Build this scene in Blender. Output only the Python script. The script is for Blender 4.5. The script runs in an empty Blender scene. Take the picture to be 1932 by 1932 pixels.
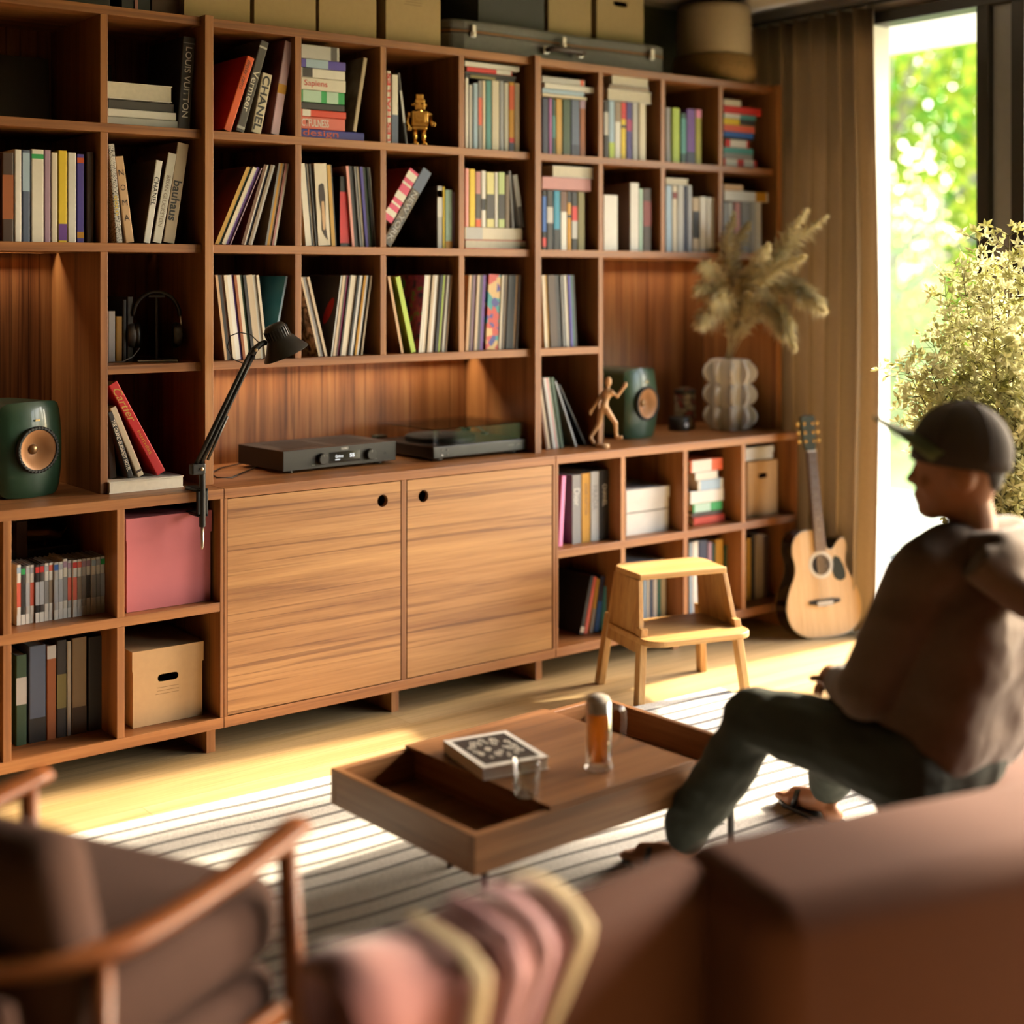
import bpy, bmesh, math, random
from mathutils import Vector, Matrix, Euler
random.seed(7)
R = math.radians
scene = bpy.context.scene
COL = scene.collection

# ------------------------------------------------------------------ camera
CAM = (-2.273, -4.597, 1.691); TH = 0.659; FPX = 2683.0; VH = 523.7; CU = 966.0
cd = bpy.data.cameras.new('camera'); cam = bpy.data.objects.new('camera', cd); COL.objects.link(cam)
cam.location = CAM; cam.rotation_euler = (math.pi / 2, 0, -TH)
cd.sensor_width = 36.0; cd.sensor_fit = 'HORIZONTAL'; cd.lens = FPX / 1932 * 36
cd.shift_y = (VH - 966) / 1932
cd.clip_start = 0.05; cd.clip_end = 300
cd.dof.use_dof = True; cd.dof.focus_distance = 5.0; cd.dof.aperture_fstop = 0.92
scene.camera = cam

# ------------------------------------------------------------------ world, sun, exposure
scene.view_settings.view_transform = 'Standard'; scene.view_settings.look = 'None'
scene.view_settings.gamma = 1.0; scene.view_settings.use_curve_mapping = False
scene.view_settings.exposure = -0.64
cy = scene.cycles
cy.use_denoising = True; cy.max_bounces = 8; cy.diffuse_bounces = 1; cy.glossy_bounces = 4
cy.transmission_bounces = 8; cy.transparent_max_bounces = 12
cy.caustics_reflective = False; cy.caustics_refractive = False; cy.sample_clamp_indirect = 6.0
w = bpy.data.worlds.new('sky'); scene.world = w; w.use_nodes = True
nt = w.node_tree; nt.nodes.clear()
bg = nt.nodes.new('ShaderNodeBackground'); wo = nt.nodes.new('ShaderNodeOutputWorld')
sk = nt.nodes.new('ShaderNodeTexSky'); sk.sky_type = 'NISHITA'; sk.sun_disc = False
sk.sun_elevation = R(27); sk.sun_rotation = R(94.7); sk.air_density = 1.0; sk.dust_density = 3.0; sk.ozone_density = 0.6
bg.inputs['Strength'].default_value = 3.0
nt.links.new(sk.outputs[0], bg.inputs[0]); nt.links.new(bg.outputs[0], wo.inputs[0])
sl = bpy.data.lights.new('sun', 'SUN'); sl.energy = 25.0; sl.angle = R(2.0); sl.color = (1.0, 0.84, 0.60)
sun = bpy.data.objects.new('sun', sl); COL.objects.link(sun)
sun.rotation_euler = Vector((1.0, -0.082, math.tan(R(27)))).to_track_quat('Z', 'Y').to_euler()
# portal in the window opening: guides sky samples through the real opening, gives off nothing itself
pl = bpy.data.lights.new('window_portal', 'AREA'); pl.shape = 'RECTANGLE'; pl.size = 5.6; pl.size_y = 2.9; pl.cycles.is_portal = True
po = bpy.data.objects.new('window_portal', pl); COL.objects.link(po)
po.location = (3.40, -2.2, 1.45); po.rotation_euler = Vector((1, 0, 0)).to_track_quat('Z', 'Y').to_euler()

# ------------------------------------------------------------------ measuring helpers (recover real positions)
ST, CT = math.sin(TH), math.cos(TH)
def ray(u, v):
    r = (u - CU) / FPX
    return Vector((r * CT + ST, -r * ST + CT, -(v - VH) / FPX))
def atY(u, v, y): d = ray(u, v); return Vector(CAM) + d * ((y - CAM[1]) / d.y)
def atZ(u, v, z): d = ray(u, v); return Vector(CAM) + d * ((z - CAM[2]) / d.z)
def atX(u, v, x): d = ray(u, v); return Vector(CAM) + d * ((x - CAM[0]) / d.x)
def atD(u, v, d): return Vector(CAM) + ray(u, v) * d

# ------------------------------------------------------------------ colours and materials
def lin(h):
    h = h.lstrip('#'); o = []
    for i in (0, 2, 4):
        x = int(h[i:i+2], 16) / 255
        o.append(x / 12.92 if x <= .04045 else ((x + .055) / 1.055) ** 2.4)
    return tuple(o) + (1,)
PAL = {'white': '#efeae1', 'cream': '#e6d9c0', 'ivory': '#e9e2d2', 'grey': '#8f8d8c', 'light grey': '#c3c1bd', 'dark grey': '#4a4644',
 'charcoal': '#2c2928', 'black': '#141214', 'navy': '#28304f', 'blue': '#2c63b4', 'light blue': '#a9c3d8', 'slate blue': '#55627c', 'teal': '#4c9391', 'dark teal': '#27544f',
 'green': '#2fa559', 'dark green': '#2f4a33', 'lime green': '#b8d050', 'yellow': '#f0cf30', 'gold': '#c79a3f', 'mustard': '#d79a22', 'orange': '#e2602a',
 'red': '#cf2d27', 'dark red': '#7c2420', 'coral': '#e36a52', 'pink': '#ea8fb4', 'dusty pink': '#c98a86', 'salmon': '#f0a79a', 'mauve': '#a98aa0', 'purple': '#6c3f96', 'violet': '#5648a8', 'magenta': '#a52a6c',
 'brown': '#6b4630', 'dark brown': '#3b271c', 'rust': '#9a5526', 'tan': '#cda77c', 'beige': '#cbb698', 'taupe': '#95836f', 'olive': '#7d7440', 'mint': '#bfe0cc', 'silver': '#b4b7bd', 'umber': '#4d3a2c'}
MATS = {}
def nodes_mat(name):
    m = bpy.data.materials.new(name); m.use_nodes = True
    n = m.node_tree; b = n.nodes['Principled BSDF']
    return m, n, b
def mat(name, col, rough=.55, metal=0.0, noise=.06, scale=18, bump=0.0, coat=0.0, sheen=0.0, spec=.5):
    if name in MATS: return MATS[name]
    m, n, b = nodes_mat(name)
    if isinstance(col, str): col = lin(col)
    tc = n.nodes.new('ShaderNodeTexCoord'); nz = n.nodes.new('ShaderNodeTexNoise')
    nz.inputs['Scale'].default_value = scale; nz.inputs['Detail'].default_value = 4
    n.links.new(tc.outputs['Object'], nz.inputs['Vector'])
    mx = n.nodes.new('ShaderNodeMix'); mx.data_type = 'RGBA'
    mx.inputs['A'].default_value = tuple(max(0, c * (1 - noise * 2)) for c in col[:3]) + (1,)
    mx.inputs['B'].default_value = tuple(min(1, c * (1 + noise)) for c in col[:3]) + (1,)
    n.links.new(nz.outputs['Fac'], mx.inputs['Factor']); n.links.new(mx.outputs['Result'], b.inputs['Base Color'])
    b.inputs['Roughness'].default_value = rough; b.inputs['Metallic'].default_value = metal
    b.inputs['Coat Weight'].default_value = coat; b.inputs['Sheen Weight'].default_value = sheen
    b.inputs['Specular IOR Level'].default_value = spec
    if bump:
        bp = n.nodes.new('ShaderNodeBump'); bp.inputs['Strength'].default_value = bump; bp.inputs['Distance'].default_value = .004
        n.links.new(nz.outputs['Fac'], bp.inputs['Height']); n.links.new(bp.outputs[0], b.inputs['Normal'])
    MATS[name] = m; return m
def pal(nm, rough=.5):
    return mat('print_' + nm.replace(' ', '_'), PAL[nm], rough, noise=.05, scale=30)
def emis(name, col, s):
    if name in MATS: return MATS[name]
    m, n, b = nodes_mat(name)
    b.inputs['Base Color'].default_value = lin(col); b.inputs['Emission Color'].default_value = lin(col); b.inputs['Emission Strength'].default_value = s
    MATS[name] = m; return m
def wood(name, dark, mid, light, axis='X', sc=1.0, rough=.45, figure=.5, bump=.05):
    """grain runs along axis"""
    if name in MATS: return MATS[name]
    m, n, b = nodes_mat(name); L = n.links.new
    tc = n.nodes.new('ShaderNodeTexCoord')
    ai = 'XYZ'.index(axis)
    def mapped(along, across):
        mp = n.nodes.new('ShaderNodeMapping'); s = [across * sc] * 3; s[ai] = along * sc
        mp.inputs['Scale'].default_value = s; L(tc.outputs['Object'], mp.inputs['Vector']); return mp
    a = n.nodes.new('ShaderNodeTexNoise'); a.inputs['Scale'].default_value = 1; a.inputs['Detail'].default_value = 5; a.inputs['Distortion'].default_value = figure * .7
    L(mapped(.5, 14).outputs[0], a.inputs['Vector']); a.inputs['Detail'].default_value = 9; a.inputs['Roughness'].default_value = .62
    f = n.nodes.new('ShaderNodeTexNoise'); f.inputs['Scale'].default_value = 1; f.inputs['Detail'].default_value = 3
    L(mapped(5, 150).outputs[0], f.inputs['Vector'])
    ln = n.nodes.new('ShaderNodeTexNoise'); ln.inputs['Scale'].default_value = 1; ln.inputs['Detail'].default_value = 4; ln.inputs['Distortion'].default_value = figure
    L(mapped(.6, 52).outputs[0], ln.inputs['Vector']); ln.inputs['Detail'].default_value = 7
    r1 = n.nodes.new('ShaderNodeValToRGB'); e = r1.color_ramp.elements
    e[0].position = .30; e[0].color = lin(dark); e[1].position = .72; e[1].color = lin(light)
    k = r1.color_ramp.elements.new(.48); k.color = lin(mid)
    L(a.outputs['Fac'], r1.inputs['Fac'])
    r2 = n.nodes.new('ShaderNodeValToRGB'); e = r2.color_ramp.elements
    e[0].position = .36; e[0].color = (.40, .32, .29, 1); e[1].position = .44; e[1].color = (1, 1, 1, 1)
    L(ln.outputs['Fac'], r2.inputs['Fac'])
    m1 = n.nodes.new('ShaderNodeMix'); m1.data_type = 'RGBA'; m1.blend_type = 'MULTIPLY'; m1.inputs['Factor'].default_value = figure
    L(r1.outputs[0], m1.inputs['A']); L(r2.outputs[0], m1.inputs['B'])
    r3 = n.nodes.new('ShaderNodeValToRGB'); e = r3.color_ramp.elements
    e[0].position = .3; e[0].color = (.80, .78, .76, 1); e[1].position = .65; e[1].color = (1, 1, 1, 1)
    L(f.outputs['Fac'], r3.inputs['Fac'])
    m2 = n.nodes.new('ShaderNodeMix'); m2.data_type = 'RGBA'; m2.blend_type = 'MULTIPLY'; m2.inputs['Factor'].default_value = .8
    L(m1.outputs['Result'], m2.inputs['A']); L(r3.outputs[0], m2.inputs['B'])
    L(m2.outputs['Result'], b.inputs['Base Color']); b.inputs['Roughness'].default_value = rough
    bp = n.nodes.new('ShaderNodeBump'); bp.inputs['Strength'].default_value = bump; bp.inputs['Distance'].default_value = .002
    L(f.outputs['Fac'], bp.inputs['Height']); L(bp.outputs[0], b.inputs['Normal'])
    MATS[name] = m; return m
WD = ('#6f4423', '#a0683a', '#b8814b')
wx = wood('walnut_along_x', *WD, 'X', 1, .42, .35); wy = wood('walnut_along_y', *WD, 'Y', 1, .42, .35); wz = wood('walnut_along_z', *WD, 'Z', 1, .42, .35)
wdoor = wood('walnut_door', '#80532f', '#a97848', '#c2925c', 'X', 1.0, .4, .75)
wback = wood('walnut_back_panel', '#5c3319', '#915c34', '#ab7748', 'Z', 1.2, .45, .9)
wtab = wood('walnut_table', '#5a3b21', '#835835', '#9c7049', 'X', 1.3, .38, .5)
woakz = wood('oak_stool_upright', '#a9773f', '#c99a5c', '#d9b074', 'Z', 1.6, .45, .25)
woak = wood('oak_stool', '#a9773f', '#c99a5c', '#d9b074', 'X', 1.6, .45, .25)
wchair = wood('teak_chair', '#6b3416', '#96552a', '#a9683a', 'X', 2, .4, .2)
wpale = mat('pale_turned_wood', '#d6a777', .5, noise=.08)

# ------------------------------------------------------------------ mesh builder
class MB:
    def __init__(s): s.v = []; s.f = []; s.mi = []; s.cur = 0
    def add(s, vs, fs, M=None):
        o = len(s.v)
        for p in vs: s.v.append(tuple(M @ Vector(p)) if M else tuple(p))
        for f in fs: s.f.append(tuple(i + o for i in f)); s.mi.append(s.cur)
        return s
    def box(s, x0, x1, y0, y1, z0, z1, M=None):
        return s.add([(x0,y0,z0),(x1,y0,z0),(x1,y1,z0),(x0,y1,z0),(x0,y0,z1),(x1,y0,z1),(x1,y1,z1),(x0,y1,z1)],
              [(0,3,2,1),(4,5,6,7),(0,1,5,4),(1,2,6,5),(2,3,7,6),(3,0,4,7)], M)
    def tube(s, pts, rads, n=10, cap=True, M=None):
        pts = [Vector(p) for p in pts]
        if not isinstance(rads, (list, tuple)): rads = [rads] * len(pts)
        vs = []; fs = []; prev = None
        for i, p in enumerate(pts):
            t = (pts[min(i+1, len(pts)-1)] - pts[max(i-1, 0)])
            t = t.normalized() if t.length > 1e-9 else Vector((0,0,1))
            if prev is None:
                a = Vector((0,0,1)) if abs(t.z) < .9 else Vector((1,0,0))
                nx = t.cross(a).normalized()
            else:
                nx = (prev - t * prev.dot(t)).normalized()
            prev = nx; ny = t.cross(nx)
            for k in range(n):
                an = 2 * math.pi * k / n
                vs.append(p + (nx * math.cos(an) + ny * math.sin(an)) * rads[i])
        for i in range(len(pts) - 1):
            for k in range(n):
                a = i*n + k; b = i*n + (k+1) % n
                fs.append((a, b, b + n, a + n))
        if cap:
            fs.append(tuple(reversed(range(n)))); fs.append(tuple(range((len(pts)-1)*n, len(pts)*n)))
        return s.add(vs, fs, M)
    def lathe(s, prof, n=24, M=None, cap=True):
        """prof: (r,z) pairs about local z"""
        vs = []; fs = []
        for r, z in prof:
            for k in range(n):
                a = 2*math.pi*k/n; vs.append((r*math.cos(a), r*math.sin(a), z))
        for i in range(len(prof)-1):
            for k in range(n):
                a = i*n+k; b = i*n+(k+1)%n
                fs.append((a, b, b+n, a+n))
        if cap:
            if prof[0][0] > 1e-5: fs.append(tuple(reversed(range(n))))
            if prof[-1][0] > 1e-5: fs.append(tuple(range((len(prof)-1)*n, len(prof)*n)))
        return s.add(vs, fs, M)
    def prism(s, poly, d0, d1, M=None):
        """poly in local xy, extruded along z d0..d1 (poly counter-clockwise)"""
        n = len(poly); vs = [(x,y,d0) for x,y in poly] + [(x,y,d1) for x,y in poly]
        fs = [tuple(reversed(range(n))), tuple(range(n, 2*n))] + [(i, (i+1)%n, (i+1)%n+n, i+n) for i in range(n)]
        return s.add(vs, fs, M)
    def ring(s, outer, hole, d0, d1, M=None):
        """plate with a hole; outer and hole have the same count, both ccw"""
        n = len(outer)
        vs = [(x,y,d0) for x,y in outer] + [(x,y,d0) for x,y in hole] + [(x,y,d1) for x,y in outer] + [(x,y,d1) for x,y in hole]
        fs = []
        for i in range(n):
            j = (i+1) % n
            fs += [(i, n+i, n+j, j), (2*n+i, 2*n+j, 3*n+j, 3*n+i), (i, j, 2*n+j, 2*n+i), (n+i, 3*n+i, 3*n+j, n+j)]
        return s.add(vs, fs, M)
    def ball(s, c, r, n=12, m=8, M=None):
        if not isinstance(r, (list, tuple)): r = (r, r, r)
        vs = [(c[0], c[1], c[2]-r[2])]; fs = []
        for i in range(1, m):
            ph = -math.pi/2 + math.pi*i/m
            for k in range(n):
                a = 2*math.pi*k/n
                vs.append((c[0]+r[0]*math.cos(ph)*math.cos(a), c[1]+r[1]*math.cos(ph)*math.sin(a), c[2]+r[2]*math.sin(ph)))
        vs.append((c[0], c[1], c[2]+r[2])); T = len(vs)-1
        for k in range(n): fs.append((0, 1+(k+1)%n, 1+k)); fs.append((T, 1+(m-2)*n+k, 1+(m-2)*n+(k+1)%n))
        for i in range(m-2):
            for k in range(n):
                a = 1+i*n+k; b = 1+i*n+(k+1)%n
                fs.append((a, b, b+n, a+n))
        return s.add(vs, fs, M)
    def mesh(s, name, mats, smooth=False):
        me = bpy.data.meshes.new(name); me.from_pydata(s.v, [], s.f)
        if not isinstance(mats, (list, tuple)): mats = [mats]
        for m in mats: me.materials.append(m)
        if len(mats) > 1: me.polygons.foreach_set('material_index', s.mi)
        if smooth: me.polygons.foreach_set('use_smooth', [True]*len(me.polygons))
        me.update(); return me
    def build(s, name, mats, parent=None, smooth=False, bevel=0, seg=2, auto=None):
        o = link(name, s.mesh(name, mats, smooth), parent)
        if bevel: bev(o, bevel, seg)
        if auto: sharp(o.data, auto)
        return o
def sharp(me, deg=35):
    me.polygons.foreach_set('use_smooth', [True]*len(me.polygons))
    bm = bmesh.new(); bm.from_mesh(me)
    for e in bm.edges:
        if len(e.link_faces) == 2 and e.calc_face_angle(0) > R(deg): e.smooth = False
    bm.to_mesh(me); bm.free()
def bev(o, wd, seg=2):
    m = o.modifiers.new('bevel', 'BEVEL'); m.width = wd; m.segments = seg; m.limit_method = 'ANGLE'; m.angle_limit = R(40)
def link(name, data, parent=None):
    o = bpy.data.objects.new(name, data); COL.objects.link(o)
    if parent is not None: o.parent = parent
    return o
LABELS = {}
def tag(o, label, cat, group=None, kind=None):
    if label:
        nw = len(label.split())
        if not 4 <= nw <= 16: print('LABEL LENGTH', nw, label)
        if label in LABELS: print('LABEL DUP', label)
        LABELS[label] = o; o['label'] = label
    if cat: o['category'] = cat
    if group: o['group'] = group
    if kind: o['kind'] = kind
    return o
def thing(name, label, cat, loc=(0,0,0), rz=0, group=None, rot=None):
    o = link(name, None); o.empty_display_size = .05
    o.location = loc; o.rotation_euler = rot if rot else (0, 0, rz)
    return tag(o, label, cat, group)
def struct(name, mb, m, parent=None, **k):
    o = mb.build(name, m, parent, **k)
    if parent is None: o['kind'] = 'structure'
    return o
def fuse(mb_or_mesh, name, mats, parent=None, voxel=.01, smooth=4, disp=None):
    """union of overlapping pieces into one continuous skin"""
    me = mb_or_mesh.mesh(name, mats) if isinstance(mb_or_mesh, MB) else mb_or_mesh
    t = bpy.data.objects.new('tmp', me); COL.objects.link(t)
    r = t.modifiers.new('r', 'REMESH'); r.mode = 'VOXEL'; r.voxel_size = voxel; r.use_smooth_shade = True
    if smooth: s_ = t.modifiers.new('s', 'SMOOTH'); s_.iterations = smooth; s_.factor = .5
    dg = bpy.context.evaluated_depsgraph_get(); dg.update()
    out = bpy.data.meshes.new_from_object(t.evaluated_get(dg)); out.name = name
    bpy.data.objects.remove(t)
    if disp:
        am, fq = disp; from mathutils import noise
        nrm_ = [v.normal.copy() for v in out.vertices]
        for v, nn_ in zip(out.vertices, nrm_): v.co += nn_ * am * (noise.noise(Vector((v.co.x*fq, v.co.y*fq, v.co.z*fq*1.6))) + .5*noise.noise(Vector((v.co.x*fq*2.3 + 7, v.co.y*fq*2.3, v.co.z*fq*3.1))))
    out.materials.clear()
    for m in (mats if isinstance(mats, (list, tuple)) else [mats]): out.materials.append(m)
    out.polygons.foreach_set('use_smooth', [True]*len(out.polygons))
    return link(name, out, parent)
TXT = {}
def text(body, parent, L, H, M, m, name='title', shear=0.0, bold=0.0):
    """flat lettering fitted to length L and height H, centred at M"""
    key = (body, shear, bold)
    if key not in TXT:
        cu = bpy.data.curves.new('t', 'FONT'); cu.body = body; cu.align_x = 'CENTER'; cu.align_y = 'CENTER'; cu.shear = shear; cu.offset = bold; cu.resolution_u = 3
        t = bpy.data.objects.new('t', cu); COL.objects.link(t)
        dg = bpy.context.evaluated_depsgraph_get(); dg.update()
        me = bpy.data.meshes.new_from_object(t.evaluated_get(dg)); bpy.data.objects.remove(t)
        xs = [v.co.x for v in me.vertices]; ys = [v.co.y for v in me.vertices]
        cx, cyy = (min(xs)+max(xs))/2, (min(ys)+max(ys))/2
        for v in me.vertices: v.co.x -= cx; v.co.y -= cyy
        TXT[key] = (me, max(xs)-min(xs), max(ys)-min(ys))
    me, wx_, hy_ = TXT[key]
    d = me.copy(); d.materials.clear(); d.materials.append(m)
    d.transform(M @ Matrix.Diagonal((L / wx_, H / hy_, 1, 1)))
    return link(name, d, parent)
def basis(xd, yd, o):
    xd = Vector(xd); yd = Vector(yd); zd = xd.cross(yd)
    M = Matrix.Identity(4)
    for i in range(3): M[i][0] = xd[i]; M[i][1] = yd[i]; M[i][2] = zd[i]; M[i][3] = o[i]
    return M
ORD = ['first','second','third','fourth','fifth','sixth','seventh','eighth','ninth','tenth','eleventh','twelfth','thirteenth','fourteenth','fifteenth','sixteenth','seventeenth','eighteenth','nineteenth','twentieth','twenty-first','twenty-second','twenty-third','twenty-fourth']
# ================================================================== the room
wall_m = mat('sage_wall_paint', '#7f8463', .8, noise=.03, scale=6, bump=.03)
warmw = mat('warm_wall_paint', '#4a4237', .8, noise=.03, scale=6, bump=.03)
ceil_m = mat('ceiling_paint', '#e9e3d8', .85, noise=.02)
white_m = mat('white_render', '#f2efe8', .7, noise=.02)
blackf = mat('black_window_metal', '#15130f', .4, noise=.05)
floor_ms = [wood('oak_floor_%d' % i, d, m_, l, 'X', .8, .42, .22, .03) for i, (d, m_, l) in enumerate([('#bd9a66', '#d0af7c', '#dcbd8b'), ('#b9955f', '#ccaa76', '#d8b886'), ('#c19f6c', '#d4b482', '#dfc191')])]
YW = .655      # wall behind the bookcase
XW = 3.25      # window wall, inside face
fl = struct('floor', MB().box(-4.6, XW + .12, -7.0, YW + .1, -.08, -.014), mat('subfloor', '#5b4022', .8))
rnd = random.Random(3)
yy = YW; row = 0
while yy > -6.9:
    y1 = yy - .188; x = -4.6 - rnd.random() * 1.8
    while x < XW:
        x2 = x + 2.1; a, b_ = max(x, -4.6), min(x2, XW + .02)
        if b_ - a > .05:
            o = MB().box(a + .0006, b_ - .0006, y1 + .0006, yy - .0006, -.016, 0).build('plank', floor_ms[rnd.randrange(3)], fl)
        x = x2
    yy = y1; row += 1
struct('wall_back', MB().box(-4.7, XW + .12, YW, YW + .1, 0, 3.06), wall_m)
struct('wall_left', MB().box(-4.7, -4.6, -7.0, YW, 0, 3.06), warmw)
struct('wall_rear', MB().box(-4.7, XW + .12, -7.1, -7.0, 0, 3.06), warmw)
struct('ceiling', MB().box(-4.7, XW + .12, -7.1, YW + .1, 3.06, 3.16), ceil_m)
struct('wall_right', MB().box(XW, XW + .12, -.285, -.20, 0, 2.955).box(XW, XW + .12, .58, YW, 0, 2.955).box(XW, XW + .12, -7.0, -5.0, 0, 2.955).box(XW, XW + .12, -7.0, YW, 2.955, 3.06), white_m)
# window: black metal frame with tall panes
wn = link('window_1', None); wn['kind'] = 'structure'
MB().box(XW - .02, XW + .10, -5.0, -.285, 2.895, 2.955).build('head_rail', blackf, wn, bevel=.003)
MB().box(XW - .01, XW + .10, -5.0, -.285, 0, .035).build('threshold', blackf, wn, bevel=.003)
posts = [(-.92, -.858), (-1.098, -1.032), (-2.45, -2.38), (-3.75, -3.68), (-5.0, -4.93)]
for a, b_ in posts:
    MB().box(XW - .015, XW + .095, a, b_, .035, 2.895).build('mullion', blackf, wn, bevel=.003)
MB().box(XW + .02, XW + .05, -1.032, -.92, .035, 2.895).build('sliding_stile', mat('grey_metal_stile', '#8d8f92', .35, .3), wn, bevel=.003)
gm, n, b = nodes_mat('window_glass'); n.nodes.remove(b)
tr = n.nodes.new('ShaderNodeBsdfTransparent'); gl = n.nodes.new('ShaderNodeBsdfGlossy'); gl.inputs['Roughness'].default_value = .02
fr = n.nodes.new('ShaderNodeFresnel'); fr.inputs['IOR'].default_value = 1.06; ms = n.nodes.new('ShaderNodeMixShader')
n.links.new(fr.outputs[0], ms.inputs[0]); n.links.new(tr.outputs[0], ms.inputs[1]); n.links.new(gl.outputs[0], ms.inputs[2]); n.links.new(ms.outputs[0], n.nodes['Material Output'].inputs[0])
MB().box(XW + .03, XW + .038, -.20, .58, 0, 2.955).build('pane', gm, wn)  # unseen glazing behind the curtain, added to brighten the right end
for a, b_ in ((-2.38, -1.098), (-3.68, -2.45), (-4.93, -3.75)):
    MB().box(XW + .03, XW + .038, a, b_, .035, 2.895).build('pane', gm, wn)
# outside: terrace, soffit
struct('terrace', MB().box(XW + .12, 7.2, -8, 6, -.12, -.03), mat('pale_terrace_stone', '#d8d2c6', .8, noise=.06, scale=3))
struct('lawn', MB().box(7.2, 60, -40, 50, -.3, -.06), mat('lawn_green', '#6d8f3a', .9, noise=.3, scale=2))
struct('roof_soffit', MB().box(XW + .12, 4.55, -7.5, 3.0, 2.99, 3.12), white_m)
# ================================================================== wall of shelves
P_ = .38; A = .148; YB = .62; T = .0155   # pitch, set-back of the upper cases, back panel, half board
ZT, Z12, Z23, Z3, ZC, ZM, ZB = 2.632, 2.225, 1.811, 1.386, .944, .545, .137   # board tops
HB = .031
led_m = emis('led_diffuser', '#ffd9a0', 6)
def led(parent, x0, x1, y, z, power):
    """light strip sunk in a slot of the board above the niche (z = underside)"""
    MB().box(x0, x1, y - .006, y + .006, z + .016, z + .020).build('led_strip', led_m, parent)
    l = bpy.data.lights.new('led_light', 'AREA'); l.shape = 'RECTANGLE'; l.size = x1 - x0; l.size_y = .010; l.energy = power; l.color = (1, .80, .56)
    o = bpy.data.objects.new('led_light', l); COL.objects.link(o); o.parent = parent
    o.location = ((x0 + x1) / 2, y, z + .015)
def hboard(parent, name, x0, x1, z, y0=A, y1=YB, th=HB, m=wx):
    return MB().box(x0, x1, y0, y1, z - th, z).build(name, m, parent, bevel=.0015)
LY0, LY1 = .545, .565
def nook_shelf(parent, x0, x1, z):
    hboard(parent, 'shelf', x0, x1, z, A, LY0); MB().box(x0, x1, LY1, YB, z - HB, z).build('shelf_rear', wx, parent)
    MB().box(x0, x1, LY0, LY1, z - .009, z).build('slot_cover', wx, parent)
def vboard(parent, name, x, z0, z1, half=.0135, y0=A, y1=YB):
    return MB().box(x - half, x + half, y0, y1, z0, z1).build(name, wz, parent, bevel=.0015)
def upper(name, label, X0, cols, up_l, up_r, nook):
    """nook: list of columns whose lower part is an open niche, with the niche's top board"""
    r = thing(name, label, 'bookcase', (0, 0, 0))
    X1 = X0 + cols * P_; h = .0165
    if up_l: MB().box(X0 - h, X0 + h, A - .03, YB, ZC, ZT + .004).build('upright', wz, r, bevel=.0015)
    if up_r: MB().box(X1 - h, X1 + h, A - .03, YB, ZC, ZT + .004).build('upright', wz, r, bevel=.0015)
    a, b_ = X0 + h, X1 - h
    hboard(r, 'top_board', a, b_, ZT); hboard(r, 'shelf', a, b_, Z12); nook_shelf(r, a, b_, Z23)
    for k in range(1, cols):
        vboard(r, 'divider', X0 + k * P_, Z12, ZT - HB); vboard(r, 'divider', X0 + k * P_, Z23, Z12 - HB)
    MB().box(a, b_, YB, YB + .014, ZC, ZT).build('back_panel', wback, r)
    return r, a, b_
ul, a, b_ = upper('bookcase', 'dark upper bookcase on the left with speaker niche and headphone cubby', -4 * P_, 4, True, False, None)
b_ = -.0165
hboard(ul, 'shelf', -P_ + .0135, b_, Z3)
vboard(ul, 'divider', -P_, ZC, Z23 - HB)
led(ul, -1.45, -.45, .555, Z23 - HB, 4)
uc, a, b_ = upper('bookcase', 'middle upper bookcase full of records above the amplifier niche', 0, 4, True, True, None)
nook_shelf(uc, a, b_, Z3)
for k in range(1, 4): vboard(uc, 'divider', k * P_, Z3, Z23 - HB)
led(uc, .08, 1.44, .555, Z3 - HB, 9)
ur, a, b_ = upper('bookcase', 'upper bookcase on the right with pampas grass niche beside curtain', 4 * P_, 4, False, True, None)
hboard(ur, 'shelf', 4 * P_ + .0165, 5 * P_ - .0135, Z3)
vboard(ur, 'divider', 5 * P_, ZC, Z23 - HB)
led(ur, 5 * P_ + .06, 8 * P_ - .08, .555, Z23 - HB, 4)
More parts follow.
